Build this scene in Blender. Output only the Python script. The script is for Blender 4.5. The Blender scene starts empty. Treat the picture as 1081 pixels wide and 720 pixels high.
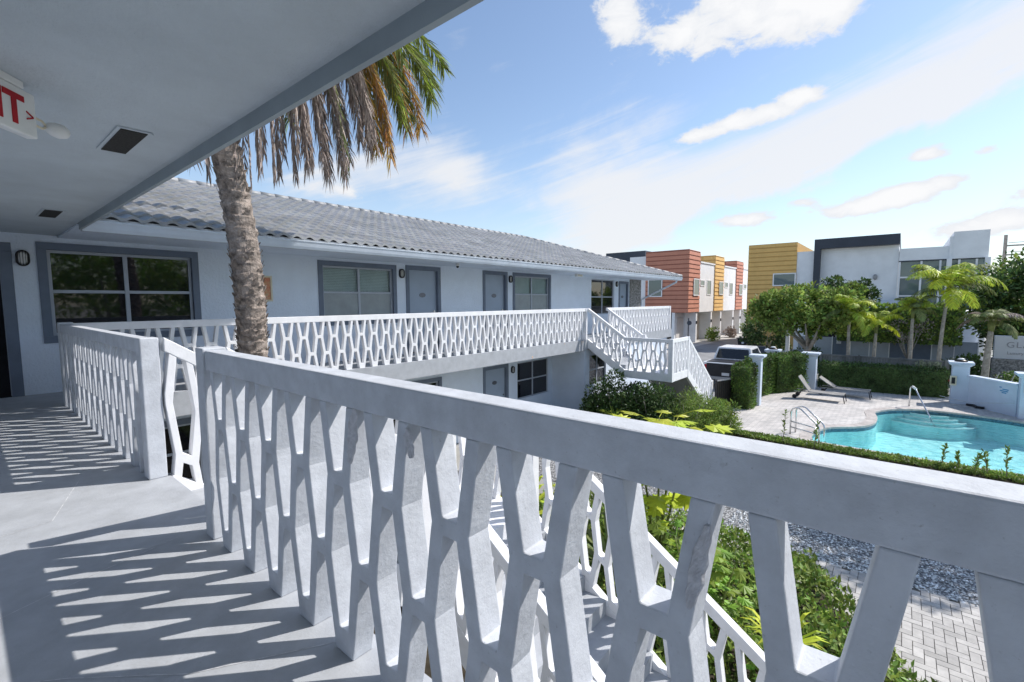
import bpy, bmesh, math, random
from mathutils import Vector, Matrix, noise as mnoise
random.seed(7)
R=math.radians
sc=bpy.context.scene
COL=sc.collection
G=-2.9
# ------------------------------------------------------------------ materials
def new_mat(name):
    m=bpy.data.materials.new(name); m.use_nodes=True
    nt=m.node_tree; nt.nodes.clear()
    out=nt.nodes.new('ShaderNodeOutputMaterial')
    return m,nt,out
def pmat(name,col,rough=.6,var=.08,scale=3.0,bump=0.0,bscale=40.0,metal=0.0,spec=.3,island=0.0,col2=None,stain=0.0,trans=0.0,detail=6,hue=0.0,bdist=.01,coord='Object',pits=0.0):
    m,nt,out=new_mat(name); L=nt.links; n=nt.nodes
    b=n.new('ShaderNodeBsdfPrincipled'); L.new(b.outputs[0],out.inputs[0])
    b.inputs['Roughness'].default_value=rough; b.inputs['Metallic'].default_value=metal
    b.inputs['Specular IOR Level'].default_value=spec
    tc=n.new('ShaderNodeTexCoord')
    nz=n.new('ShaderNodeTexNoise'); nz.inputs['Scale'].default_value=scale; nz.inputs['Detail'].default_value=detail
    nz.inputs['Roughness'].default_value=.62
    L.new(tc.outputs[coord],nz.inputs['Vector'])
    c2=col2 if col2 else tuple(c*(1-2.2*var) for c in col)
    c1=tuple(min(1,c*(1+.8*var)) for c in col)
    mr=n.new('ShaderNodeMapRange'); mr.inputs[1].default_value=.32; mr.inputs[2].default_value=.68
    L.new(nz.outputs[0],mr.inputs[0])
    mx=n.new('ShaderNodeMix'); mx.data_type='RGBA'
    mx.inputs[6].default_value=(*c2,1); mx.inputs[7].default_value=(*c1,1)
    L.new(mr.outputs[0],mx.inputs[0]); last=mx.outputs[2]
    if island>0:
        g=n.new('ShaderNodeNewGeometry')
        hsv=n.new('ShaderNodeHueSaturation')
        m1=n.new('ShaderNodeMapRange'); m1.inputs[3].default_value=1-island; m1.inputs[4].default_value=1+island
        L.new(g.outputs['Random Per Island'],m1.inputs[0]); L.new(m1.outputs[0],hsv.inputs['Value'])
        if hue>0:
            mm=n.new('ShaderNodeMath'); mm.operation='MULTIPLY'; mm.inputs[1].default_value=7.31
            fr=n.new('ShaderNodeMath'); fr.operation='FRACT'
            L.new(g.outputs['Random Per Island'],mm.inputs[0]); L.new(mm.outputs[0],fr.inputs[0])
            m2=n.new('ShaderNodeMapRange'); m2.inputs[3].default_value=.5-hue; m2.inputs[4].default_value=.5+hue
            L.new(fr.outputs[0],m2.inputs[0]); L.new(m2.outputs[0],hsv.inputs['Hue'])
        L.new(last,hsv.inputs['Color']); last=hsv.outputs[0]
    if stain>0:
        n2=n.new('ShaderNodeTexNoise'); n2.inputs['Scale'].default_value=1.1; n2.inputs['Detail'].default_value=9; n2.inputs['Roughness'].default_value=.72
        mp=n.new('ShaderNodeMapping'); mp.inputs['Scale'].default_value=(1.6,1.6,.5)
        L.new(tc.outputs[coord],mp.inputs[0]); L.new(mp.outputs[0],n2.inputs['Vector'])
        m3=n.new('ShaderNodeMapRange'); m3.inputs[1].default_value=.55; m3.inputs[2].default_value=.78; m3.inputs[4].default_value=stain
        L.new(n2.outputs[0],m3.inputs[0])
        mx2=n.new('ShaderNodeMix'); mx2.data_type='RGBA'; mx2.inputs[7].default_value=(col[0]*.45,col[1]*.43,col[2]*.4,1)
        L.new(m3.outputs[0],mx2.inputs[0]); L.new(last,mx2.inputs[6]); last=mx2.outputs[2]
    if pits>0:
        for sc_,lo,hi,am in ((70,.63,.72,pits),(14,.66,.74,pits*.6)):
            n4=n.new('ShaderNodeTexNoise'); n4.inputs['Scale'].default_value=sc_; n4.inputs['Detail'].default_value=5; n4.inputs['Roughness'].default_value=.7
            L.new(tc.outputs[coord],n4.inputs['Vector']); m5=n.new('ShaderNodeMapRange'); m5.inputs[1].default_value=lo; m5.inputs[2].default_value=hi; m5.inputs[4].default_value=am; L.new(n4.outputs[0],m5.inputs[0])
            mx4=n.new('ShaderNodeMix'); mx4.data_type='RGBA'; mx4.inputs[7].default_value=(col[0]*.5,col[1]*.48,col[2]*.45,1); L.new(m5.outputs[0],mx4.inputs[0]); L.new(last,mx4.inputs[6]); last=mx4.outputs[2]
    L.new(last,b.inputs['Base Color'])
    if bump>0:
        bn=n.new('ShaderNodeTexNoise'); bn.inputs['Scale'].default_value=bscale; bn.inputs['Detail'].default_value=8; bn.inputs['Roughness'].default_value=.65
        L.new(tc.outputs[coord],bn.inputs['Vector'])
        bp=n.new('ShaderNodeBump'); bp.inputs['Strength'].default_value=bump; bp.inputs['Distance'].default_value=bdist
        L.new(bn.outputs[0],bp.inputs['Height']); L.new(bp.outputs[0],b.inputs['Normal'])
    if trans>0:
        tl=n.new('ShaderNodeBsdfTranslucent'); L.new(last,tl.inputs[0])
        ms=n.new('ShaderNodeMixShader'); ms.inputs[0].default_value=trans
        L.new(b.outputs[0],ms.inputs[1]); L.new(tl.outputs[0],ms.inputs[2]); L.new(ms.outputs[0],out.inputs[0])
    return m
def glass(name,tint,transp,rough=.03):
    m,nt,out=new_mat(name); n=nt.nodes; L=nt.links
    b=n.new('ShaderNodeBsdfPrincipled'); b.inputs['Base Color'].default_value=(*tint,1); b.inputs['Roughness'].default_value=rough; b.inputs['Specular IOR Level'].default_value=.9
    t=n.new('ShaderNodeBsdfTransparent'); t.inputs[0].default_value=(.85,.9,.92,1)
    tc=n.new('ShaderNodeTexCoord'); nz=n.new('ShaderNodeTexNoise'); nz.inputs['Scale'].default_value=.9
    L.new(tc.outputs['Object'],nz.inputs[0]); bp=n.new('ShaderNodeBump'); bp.inputs['Strength'].default_value=.06; bp.inputs['Distance'].default_value=.05
    L.new(nz.outputs[0],bp.inputs['Height']); L.new(bp.outputs[0],b.inputs['Normal'])
    s=n.new('ShaderNodeMixShader'); s.inputs[0].default_value=transp
    L.new(b.outputs[0],s.inputs[1]); L.new(t.outputs[0],s.inputs[2]); L.new(s.outputs[0],out.inputs[0])
    return m
M={}
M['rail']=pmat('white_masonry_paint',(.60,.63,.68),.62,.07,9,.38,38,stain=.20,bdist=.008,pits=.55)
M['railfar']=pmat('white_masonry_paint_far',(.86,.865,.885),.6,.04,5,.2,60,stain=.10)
M['chip']=pmat('broken_plaster',(.62,.62,.65),.95,.10,40,.5,70,bdist=.008)
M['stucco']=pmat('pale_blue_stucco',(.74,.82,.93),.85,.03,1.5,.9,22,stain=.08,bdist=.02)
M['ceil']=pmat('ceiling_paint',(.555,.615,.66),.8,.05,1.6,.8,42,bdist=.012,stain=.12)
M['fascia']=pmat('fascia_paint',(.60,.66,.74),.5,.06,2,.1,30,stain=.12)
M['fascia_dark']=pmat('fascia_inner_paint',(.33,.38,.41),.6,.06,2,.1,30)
M['trim']=pmat('slate_trim_paint',(.16,.195,.255),.6,.06,3,.2,50)
M['wframe']=pmat('window_frame_paint',(.42,.46,.52),.45,.04,4)
M['door']=pmat('pale_blue_door_paint',(.34,.41,.51),.45,.03,2)
M['plaque']=pmat('bronze_plaque',(.16,.17,.20),.4,.1,20,metal=.5)
M['metal']=pmat('stainless_steel',(.72,.73,.74),.22,.05,9,metal=1.0)
M['black']=pmat('black_metal',(.02,.02,.025),.45,.1,9)
M['dark']=pmat('dark_interior',(.018,.018,.022),.8,.3,2)
M['blind']=pmat('window_blind',(.82,.86,.80),.7,.05,3)
M['glassdark']=glass('dark_window_glass',(.012,.013,.018),.15)
M['glass']=glass('window_glass',(.05,.06,.06),.93)
M['glassblue']=glass('tinted_glass',(.09,.15,.16),.12,.02)
M['white']=pmat('white_paint',(.88,.885,.895),.6,.04,1,.1,20,stain=.05)
M['whiteplastic']=pmat('white_plastic',(.78,.79,.78),.35,.03,8)
M['red']=pmat('red_letter_paint',(.45,.01,.02),.5,.1,9)
M['ventgray']=pmat('vent_mesh',(.035,.033,.03),.8,.3,80)
M['trunk']=pmat('palm_trunk_bark',(.42,.35,.30),.95,.32,11,.9,34,bdist=.03,stain=.35)
M['bark']=pmat('grey_bark',(.42,.38,.33),.9,.2,9,.5,30)
M['frond_dead']=pmat('dead_frond',(.40,.33,.29),.85,.15,6,island=.45,hue=.015,trans=.15)
M['frond_orange']=pmat('turning_frond',(.66,.40,.11),.7,.2,6,island=.35,hue=.03,trans=.3)
M['frond_green']=pmat('green_frond',(.26,.31,.11),.55,.2,4,island=.35,hue=.03,trans=.3)
M['frond_yellow']=pmat('yellow_green_frond',(.46,.58,.08),.5,.2,4,island=.3,hue=.03,trans=.4)
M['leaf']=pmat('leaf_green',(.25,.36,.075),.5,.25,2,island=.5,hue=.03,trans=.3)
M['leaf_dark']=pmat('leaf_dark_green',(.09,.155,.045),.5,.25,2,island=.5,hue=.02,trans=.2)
M['leaf_bright']=pmat('leaf_bright_green',(.30,.48,.07),.45,.2,2,island=.4,hue=.03,trans=.4)
M['leaf_yellow']=pmat('leaf_yellow_green',(.66,.74,.07),.42,.15,2,island=.25,hue=.02,trans=.35)
M['leaf_mid']=pmat('hedge_leaf',(.16,.27,.055),.5,.42,.9,island=.5,hue=.03,trans=.25)
M['grass']=pmat('silver_weed',(.38,.40,.26),.7,.2,6,island=.4)
M['leaf_light']=pmat('leaf_olive_green',(.32,.43,.10),.5,.25,2,island=.5,hue=.03,trans=.35)
M['soil']=pmat('dark_soil',(.06,.05,.035),.95,.3,4,.5,20)
M['road']=pmat('asphalt',(.30,.30,.30),.9,.12,.6,.3,60,stain=.15)
M['ground']=pmat('sandy_ground',(.42,.41,.38),.95,.15,.3,.3,20)
M['apron']=pmat('concrete_apron',(.52,.50,.47),.85,.08,.8,.2,30)
M['redside']=pmat('terracotta_siding',(.58,.25,.165),.6,.05,1)
M['redside2']=pmat('terracotta_siding_shade',(.34,.13,.09),.6,.05,1)
M['yelside']=pmat('ochre_siding',(.80,.50,.17),.6,.05,1)
M['yelside2']=pmat('ochre_siding_groove',(.58,.36,.12),.6,.05,1)
M['charcoal']=pmat('charcoal_paint',(.06,.07,.09),.6,.06,1)
M['bluewall']=pmat('pale_blue_wall_paint',(.60,.67,.78),.7,.04,1.5,.3,25,stain=.1)
M['greyfence']=pmat('weathered_wood',(.25,.25,.24),.85,.2,2.5,.3,30,stain=.3)
M['sling']=pmat('lounger_sling',(.30,.29,.275),.8,.1,60,.3,300)
M['bronze']=pmat('dark_bronze',(.05,.045,.04),.4,.1,9,metal=.6)
M['carwhite']=pmat('white_car_paint',(.72,.73,.75),.25,.02,1,spec=.6)
M['chrome']=pmat('grey_plastic',(.35,.35,.36),.3,.05,5)
M['beige']=pmat('beige_plastic',(.72,.66,.50),.5,.05,10)
M['signblue']=pmat('blue_sign_paint',(.05,.30,.55),.5,.1,9)
M['signwhite']=pmat('sign_face_white',(.62,.63,.66),.6,.03,2)
M['letter']=pmat('silver_grey_letter',(.33,.33,.36),.4,.05,5)
M['stone']=pmat('grey_ledgestone',(.35,.34,.33),.9,.35,14,.8,20,bdist=.03)
M['rope']=pmat('rope_fibre',(.55,.58,.62),.8,.1,30)
M['garage']=pmat('garage_door_paint',(.72,.69,.66),.6,.04,1)
M['gravelmat']=None
# floor paint with saw-cut joints and scuffs
def floor_mat():
    m=pmat('grey_floor_paint',(.44,.46,.49),.58,.07,5,.22,60,stain=.22,pits=.45,coord='Object')
    return m
M['floor']=floor_mat()
def tile_mat():
    m,nt,out=new_mat('roof_tile_glaze'); n=nt.nodes; L=nt.links
    b=n.new('ShaderNodeBsdfPrincipled'); b.inputs['Roughness'].default_value=.5; L.new(b.outputs[0],out.inputs[0])
    tc=n.new('ShaderNodeTexCoord'); g=n.new('ShaderNodeTexNoise'); g.inputs['Scale'].default_value=1.2; g.inputs['Detail'].default_value=8; g.inputs['Roughness'].default_value=.7
    L.new(tc.outputs['Object'],g.inputs[0])
    v=n.new('ShaderNodeTexVoronoi'); v.inputs['Scale'].default_value=3.4; L.new(tc.outputs['Object'],v.inputs['Vector'])
    mx=n.new('ShaderNodeMix'); mx.data_type='RGBA'; mx.inputs[6].default_value=(.17,.205,.25,1); mx.inputs[7].default_value=(.36,.395,.44,1)
    mr=n.new('ShaderNodeMapRange'); mr.inputs[1].default_value=.3; mr.inputs[2].default_value=.7; L.new(g.outputs[0],mr.inputs[0]); L.new(mr.outputs[0],mx.inputs[0])
    mx2=n.new('ShaderNodeMix'); mx2.data_type='RGBA'; mx2.blend_type='MULTIPLY'; mx2.inputs[0].default_value=.18
    L.new(mx.outputs[2],mx2.inputs[6]); L.new(v.outputs['Color'],mx2.inputs[7])
    hs=n.new('ShaderNodeHueSaturation'); hs.inputs['Saturation'].default_value=.15; L.new(mx2.outputs[2],hs.inputs['Color'])
    L.new(hs.outputs[0],b.inputs['Base Color']); return m
M['tile']=tile_mat()
def gravel_mat():
    m,nt,out=new_mat('white_gravel'); n=nt.nodes; L=nt.links
    b=n.new('ShaderNodeBsdfPrincipled'); b.inputs['Roughness'].default_value=.85; L.new(b.outputs[0],out.inputs[0])
    tc=n.new('ShaderNodeTexCoord'); v=n.new('ShaderNodeTexVoronoi'); v.inputs['Scale'].default_value=24; L.new(tc.outputs['Object'],v.inputs['Vector'])
    sep=n.new('ShaderNodeSeparateColor'); L.new(v.outputs['Color'],sep.inputs[0])
    cr=n.new('ShaderNodeValToRGB'); cr.color_ramp.elements[0].color=(.30,.31,.32,1); cr.color_ramp.elements[1].color=(.90,.90,.90,1); cr.color_ramp.elements[0].position=.05; cr.color_ramp.elements[1].position=.75
    L.new(sep.outputs[0],cr.inputs[0])
    dk=n.new('ShaderNodeMapRange'); dk.inputs[1].default_value=.0; dk.inputs[2].default_value=.55; dk.inputs[3].default_value=1.0; dk.inputs[4].default_value=.25
    L.new(v.outputs['Distance'],dk.inputs[0])
    mx=n.new('ShaderNodeMix'); mx.data_type='RGBA'; mx.blend_type='MULTIPLY'; mx.inputs[0].default_value=1
    L.new(cr.outputs[0],mx.inputs[6]); L.new(dk.outputs[0],mx.inputs[7]); L.new(mx.outputs[2],b.inputs['Base Color'])
    bp=n.new('ShaderNodeBump'); bp.inputs['Distance'].default_value=.03; bp.invert=True; L.new(v.outputs['Distance'],bp.inputs['Height']); L.new(bp.outputs[0],b.inputs['Normal'])
    return m
M['gravel']=gravel_mat()
def deck_mat():
    m,nt,out=new_mat('deck_pavers'); n=nt.nodes; L=nt.links
    b=n.new('ShaderNodeBsdfPrincipled'); b.inputs['Roughness'].default_value=.8; L.new(b.outputs[0],out.inputs[0])
    tc=n.new('ShaderNodeTexCoord'); mp=n.new('ShaderNodeMapping'); mp.inputs['Rotation'].default_value=(0,0,R(45)); L.new(tc.outputs['Object'],mp.inputs[0])
    br=n.new('ShaderNodeTexBrick'); br.inputs['Scale'].default_value=1; br.inputs['Brick Width'].default_value=.24; br.inputs['Row Height'].default_value=.12; br.inputs['Mortar Size'].default_value=.006
    br.inputs['Color1'].default_value=(.66,.62,.585,1); br.inputs['Color2'].default_value=(.50,.48,.46,1); br.inputs['Mortar'].default_value=(.20,.19,.18,1)
    L.new(mp.outputs[0],br.inputs[0])
    g=n.new('ShaderNodeTexNoise'); g.inputs['Scale'].default_value=.9; g.inputs['Detail'].default_value=8; L.new(tc.outputs['Object'],g.inputs[0])
    mr=n.new('ShaderNodeMapRange'); mr.inputs[1].default_value=.3; mr.inputs[2].default_value=.7; mr.inputs[3].default_value=.78; mr.inputs[4].default_value=1.08; L.new(g.outputs[0],mr.inputs[0])
    mx=n.new('ShaderNodeMix'); mx.data_type='RGBA'; mx.blend_type='MULTIPLY'; mx.inputs[0].default_value=1
    L.new(br.outputs[0],mx.inputs[6]); L.new(mr.outputs[0],mx.inputs[7]); L.new(mx.outputs[2],b.inputs['Base Color'])
    return m
M['deck']=deck_mat()
M['paver']=pmat('path_paver',(.50,.48,.455),.85,.08,9,.25,60,island=.16,stain=.12)
M['joint']=pmat('paver_joint_sand',(.20,.185,.16),.95,.2,20)
M['coping']=pmat('coping_brick',(.53,.485,.455),.8,.12,9,island=.12)
def water_mat():
    m,nt,out=new_mat('pool_water'); n=nt.nodes; L=nt.links
    tc=n.new('ShaderNodeTexCoord'); nz=n.new('ShaderNodeTexNoise'); nz.inputs['Scale'].default_value=4.5; nz.inputs['Detail'].default_value=5; nz.inputs['Distortion'].default_value=1.0
    L.new(tc.outputs['Object'],nz.inputs[0])
    bp=n.new('ShaderNodeBump'); bp.inputs['Strength'].default_value=.5; bp.inputs['Distance'].default_value=.05; L.new(nz.outputs[0],bp.inputs['Height'])
    gl=n.new('ShaderNodeBsdfGlossy'); gl.inputs['Roughness'].default_value=.05; L.new(bp.outputs[0],gl.inputs['Normal'])
    tr=n.new('ShaderNodeBsdfTransparent'); tr.inputs[0].default_value=(.78,.975,.98,1)
    fr=n.new('ShaderNodeFresnel'); fr.inputs[0].default_value=1.33; L.new(bp.outputs[0],fr.inputs['Normal'])
    s=n.new('ShaderNodeMixShader'); L.new(fr.outputs[0],s.inputs[0]); L.new(tr.outputs[0],s.inputs[1]); L.new(gl.outputs[0],s.inputs[2]); L.new(s.outputs[0],out.inputs[0])
    return m
M['water']=water_mat()
def plaster_mat():
    m,nt,out=new_mat('pool_plaster'); n=nt.nodes; L=nt.links
    b=n.new('ShaderNodeBsdfPrincipled'); b.inputs['Roughness'].default_value=.8; L.new(b.outputs[0],out.inputs[0])
    tc=n.new('ShaderNodeTexCoord'); v=n.new('ShaderNodeTexVoronoi'); v.inputs['Scale'].default_value=3.2; v.feature='SMOOTH_F1'
    nz=n.new('ShaderNodeTexNoise'); nz.inputs['Scale'].default_value=1.7; nz.inputs['Detail'].default_value=5; L.new(tc.outputs['Object'],nz.inputs[0])
    vm=n.new('ShaderNodeVectorMath'); vm.operation='ADD'; L.new(tc.outputs['Object'],vm.inputs[0]); L.new(nz.outputs['Color'],vm.inputs[1]); L.new(vm.outputs[0],v.inputs['Vector'])
    mr=n.new('ShaderNodeMapRange'); mr.inputs[1].default_value=.15; mr.inputs[2].default_value=.6; L.new(v.outputs['Distance'],mr.inputs[0])
    mx=n.new('ShaderNodeMix'); mx.data_type='RGBA'; mx.inputs[6].default_value=(.40,.74,.79,1); mx.inputs[7].default_value=(.62,.90,.92,1); L.new(mr.outputs[0],mx.inputs[0])
    L.new(mx.outputs[2],b.inputs['Base Color']); return m
M['plaster']=plaster_mat()
M['pooltile']=pmat('waterline_tile',(.10,.22,.30),.35,.3,18)

# ------------------------------------------------------------------ mesh helpers
WO={}
def wo(o): return WO.get(o.name,Vector((0,0,0)))
def tag(o,label=None,cat=None,group=None,kind=None):
    if label: o['label']=label
    if cat: o['category']=cat
    if group: o['group']=group
    if kind: o['kind']=kind
    return o
def thing(name,label,cat,loc,group=None):
    o=bpy.data.objects.new(name,None); COL.objects.link(o); o.empty_display_size=.2
    o.location=loc; WO[o.name]=Vector(loc); return tag(o,label,cat,group)
class MB:
    def __init__(s): s.v=[]; s.f=[]; s.m=[]
    def add(s,vs,fs,mi=0):
        k=len(s.v); s.v+= [Vector(v) for v in vs]; s.f+=[tuple(k+i for i in f) for f in fs]; s.m+=[mi]*len(fs); return s
    def box(s,a,b,mi=0):
        x0,x1=sorted((a[0],b[0])); y0,y1=sorted((a[1],b[1])); z0,z1=sorted((a[2],b[2]))
        return s.add([(x0,y0,z0),(x1,y0,z0),(x1,y1,z0),(x0,y1,z0),(x0,y0,z1),(x1,y0,z1),(x1,y1,z1),(x0,y1,z1)],
              [(0,3,2,1),(4,5,6,7),(0,1,5,4),(1,2,6,5),(2,3,7,6),(3,0,4,7)],mi)
    def hexa(s,p,mi=0):   # 8 points, bottom ring then top ring
        return s.add(p,[(0,3,2,1),(4,5,6,7),(0,1,5,4),(1,2,6,5),(2,3,7,6),(3,0,4,7)],mi)
    def prism(s,poly,z0,z1,mi=0):
        n=len(poly); 
        return s.add([(x,y,z0) for x,y in poly]+[(x,y,z1) for x,y in poly],
            [tuple(range(n-1,-1,-1)),tuple(range(n,2*n))]+[(i,(i+1)%n,n+(i+1)%n,n+i) for i in range(n)],mi)
    def extr(s,poly,vec,mi=0):  # poly 3D points, extruded by vec
        n=len(poly); v=Vector(vec)
        return s.add([Vector(p) for p in poly]+[Vector(p)+v for p in poly],
            [tuple(range(n-1,-1,-1)),tuple(range(n,2*n))]+[(i,(i+1)%n,n+(i+1)%n,n+i) for i in range(n)],mi)
    def tube(s,pts,r,n=8,mi=0,caps=True):
        pts=[Vector(p) for p in pts]; rs=r if isinstance(r,(list,tuple)) else [r]*len(pts)
        vs=[];fs=[]; up=Vector((0,0,1)); prev=None
        for i,p in enumerate(pts):
            d=(pts[min(i+1,len(pts)-1)]-pts[max(i-1,0)]).normalized()
            if prev is None:
                a=d.cross(up if abs(d.z)<.95 else Vector((1,0,0))).normalized()
            else: a=(prev-d*prev.dot(d)).normalized()
            prev=a; b=d.cross(a)
            for k in range(n):
                t=2*math.pi*k/n; vs.append(p+(a*math.cos(t)+b*math.sin(t))*rs[i])
        for i in range(len(pts)-1):
            for k in range(n): fs.append((i*n+k,i*n+(k+1)%n,(i+1)*n+(k+1)%n,(i+1)*n+k))
        if caps: fs.append(tuple(range(n-1,-1,-1))); fs.append(tuple((len(pts)-1)*n+k for k in range(n)))
        return s.add(vs,fs,mi)
    def lathe(s,c,prof,n=16,mi=0):
        vs=[];fs=[]
        for r,z in prof:
            for k in range(n):
                t=2*math.pi*k/n; vs.append((c[0]+r*math.cos(t),c[1]+r*math.sin(t),c[2]+z))
        for i in range(len(prof)-1):
            for k in range(n): fs.append((i*n+k,i*n+(k+1)%n,(i+1)*n+(k+1)%n,(i+1)*n+k))
        fs.append(tuple(range(n-1,-1,-1))); fs.append(tuple((len(prof)-1)*n+k for k in range(n)))
        return s.add(vs,fs,mi)
    def build(s,name,mats,parent=None,bevel=0,smooth=False,merge=False):
        if not isinstance(mats,(list,tuple)): mats=[mats]
        if parent is None:
            xs=[v.x for v in s.v]; ys=[v.y for v in s.v]; zs=[v.z for v in s.v]
            o0=Vector(((min(xs)+max(xs))/2,(min(ys)+max(ys))/2,min(zs)))
        else: o0=wo(parent)
        me=bpy.data.meshes.new(name); me.from_pydata([tuple(v-o0) for v in s.v],[],s.f)
        for m in mats: me.materials.append(m)
        me.polygons.foreach_set('material_index',s.m)
        if merge:
            bm=bmesh.new(); bm.from_mesh(me); bmesh.ops.remove_doubles(bm,verts=bm.verts,dist=1e-4); bmesh.ops.recalc_face_normals(bm,faces=bm.faces); bm.to_mesh(me); bm.free()
        if smooth: me.polygons.foreach_set('use_smooth',[True]*len(me.polygons))
        me.update()
        o=bpy.data.objects.new(name,me); COL.objects.link(o)
        if parent is None: o.location=o0
        else: o.parent=parent
        WO[o.name]=o0
        if bevel>0:
            b=o.modifiers.new('bevel','BEVEL'); b.width=bevel; b.segments=2; b.limit_method='ANGLE'; b.angle_limit=R(25)
        return o
def copy_tree(root,loc,rotz=0,label=None,group=None):
    def cp(o,parent):
        c=o.copy(); COL.objects.link(c)
        if parent: c.parent=parent
        for ch in [x for x in bpy.data.objects if x.parent==o]: cp(ch,c)
        return c
    c=cp(root,None); c.location=loc; c.rotation_euler=(0,0,rotz)
    if label: c['label']=label
    if group: c['group']=group
    return c
def text_mesh(name,txt,size,origin,xdir,ydir,mat,parent,depth=.004,align='LEFT',spacing=1.0,bold=0):
    cu=bpy.data.curves.new(name,'FONT'); cu.body=txt; cu.size=size; cu.extrude=depth; cu.offset=bold; cu.align_x=align; cu.space_character=spacing
    o=bpy.data.objects.new(name+'_tmp',cu); COL.objects.link(o)
    dg=bpy.context.evaluated_depsgraph_get(); me=bpy.data.meshes.new_from_object(o.evaluated_get(dg))
    bpy.data.objects.remove(o)
    x=Vector(xdir).normalized(); y=Vector(ydir).normalized(); z=x.cross(y); o0=wo(parent); og=Vector(origin)
    for v in me.vertices: v.co=og+x*v.co.x+y*v.co.y+z*v.co.z-o0
    me.materials.clear(); me.materials.append(mat)
    ob=bpy.data.objects.new(name,me); COL.objects.link(ob); ob.parent=parent; WO[ob.name]=o0
    return ob
# ------------------------------------------------------------------ hexagon lattice railing
PT=.3095; WB_=.149; NB=.060
TL=[1.012,.748,.72,.69,.425,.3975,.362,.105,.055,.0]
def interp(tab,t):
    for (t0,w0),(t1,w1) in zip(tab,tab[1:]):
        if t0>=t>=t1: return w0+(w1-w0)*(t0-t)/(t0-t1)
    return tab[-1][1]
TA=[(1.012,WB_),(.748,NB),(.69,NB),(.3975,WB_),(.105,NB),(0,NB)]
TB=[(1.012,NB),(.72,WB_),(.425,NB),(.362,NB),(0,.186)]
def lattice(mb,s0,s1,off,P,D,wob=0.0,seed=0,chips=()):
    """P(s,t,d)->Vector; columns A centred at off+k*PT"""
    verts={};vl=[];faces=[]
    def V(s,t):
        k=(round(s,4),round(t,4))
        if k not in verts: verts[k]=len(vl); vl.append((s,t))
        return verts[k]
    k0=math.floor((s0-off)/PT)-1; k1=math.ceil((s1-off)/PT)+1
    strips=[]
    for k in range(k0,k1):
        a=off+k*PT; b=a+PT/2; c=a+PT
        strips.append(('AB',a,b)); strips.append(('BA',b,c))
    keep=[]
    for kind,l,r in strips:
        wl=TA if kind=='AB' else TB; wr=TB if kind=='AB' else TA
        ok = l+.02>=s0 and r-.02<=s1
        keep.append(ok)
        if not ok: continue
        for t0,t1 in zip(TL,TL[1:]):
            faces.append((V(l+interp(wl,t0)/2,t0),V(r-interp(wr,t0)/2,t0),V(r-interp(wr,t1)/2,t1),V(l+interp(wl,t1)/2,t1)))
    for i in range(len(strips)-1):
        if keep[i] and keep[i+1]:
            c=strips[i][2]; tab=TA if strips[i][0]=='BA' else TB
            closed=[(.748,.69),(.105,0)] if tab is TA else [(.425,.362)]
            for t0,t1 in zip(TL,TL[1:]):
                for a,b in closed:
                    if a+1e-6>=t0 and t1>=b-1e-6:
                        faces.append((V(c-interp(tab,t0)/2,t0),V(c+interp(tab,t0)/2,t0),V(c+interp(tab,t1)/2,t1),V(c-interp(tab,t1)/2,t1)))
    n=len(vl); out=[]
    rnd=random.Random(seed)
    for s,t in vl:
        ds,dt=((rnd.random()-.5)*wob,(rnd.random()-.5)*wob) if 0<t<1.0 else (0,0)
        out.append((s+ds,t+dt))
    F=[P(s,t,0) for s,t in out]; B=[P(s,t,D) for s,t in out]
    ec={}
    for f in faces:
        for a,b in zip(f,f[1:]+f[:1]): ec[(a,b)]=1
    fs=[f for f in faces]+[tuple(n+i for i in reversed(f)) for f in faces]
    for (a,b) in ec:
        if (b,a) not in ec: fs.append((b,a,n+a,n+b))
    mb.add(F+B,fs)
def rail(parent,p0,p1,z0,z1,nrm,off=0.0,D=.094,mat=None,wob=0,seed=0,bevel=.004,start=0,end=0,name_top='top_rail',warp=None,stretch=1.0):
    """straight railing from p0 to p1 (xy), base heights z0,z1; nrm = xy direction of thickness"""
    mat=mat or M['railfar']
    p0=Vector((*p0,0)); p1=Vector((*p1,0)); Ln=(p1-p0).length; d=(p1-p0)/Ln; nv=Vector((*nrm,0)); sl=(z1-z0)/Ln
    def P(s,t,q): 
        v=p0+d*s+nv*q; v.z=z0+sl*s+t
        if warp and 0<s<Ln: v.y+=warp(v.y)
        return v
    mb=MB(); lattice(mb,start,Ln-end,off,lambda s,t,q:P(s,1.012-(1.012-t)*stretch,.003+q*(D-.006)/D),D,wob,seed)
    mb.build('lattice_panel',mat,parent,bevel=bevel,merge=True)
    mb=MB(); mb.hexa([P(0,1.012,0),P(Ln,1.012,0),P(Ln,1.012,D),P(0,1.012,D),P(0,1.126,0),P(Ln,1.126,0),P(Ln,1.126,D),P(0,1.126,D)])
    mb.build(name_top,mat,parent,bevel=bevel*1.6,merge=True)
def post(parent,x0,y0,x1,y1,z0,z1,mat=None,bevel=.006,cap=0):
    mat=mat or M['railfar']
    mb=MB().box((x0,y0,z0),(x1,y1,z1)); 
    if cap: mb.box((x0-cap,y0-cap,z1+.001),(x1+cap,y1+cap,z1+.03))
    return mb.build('post',mat,parent,bevel=bevel)
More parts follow.
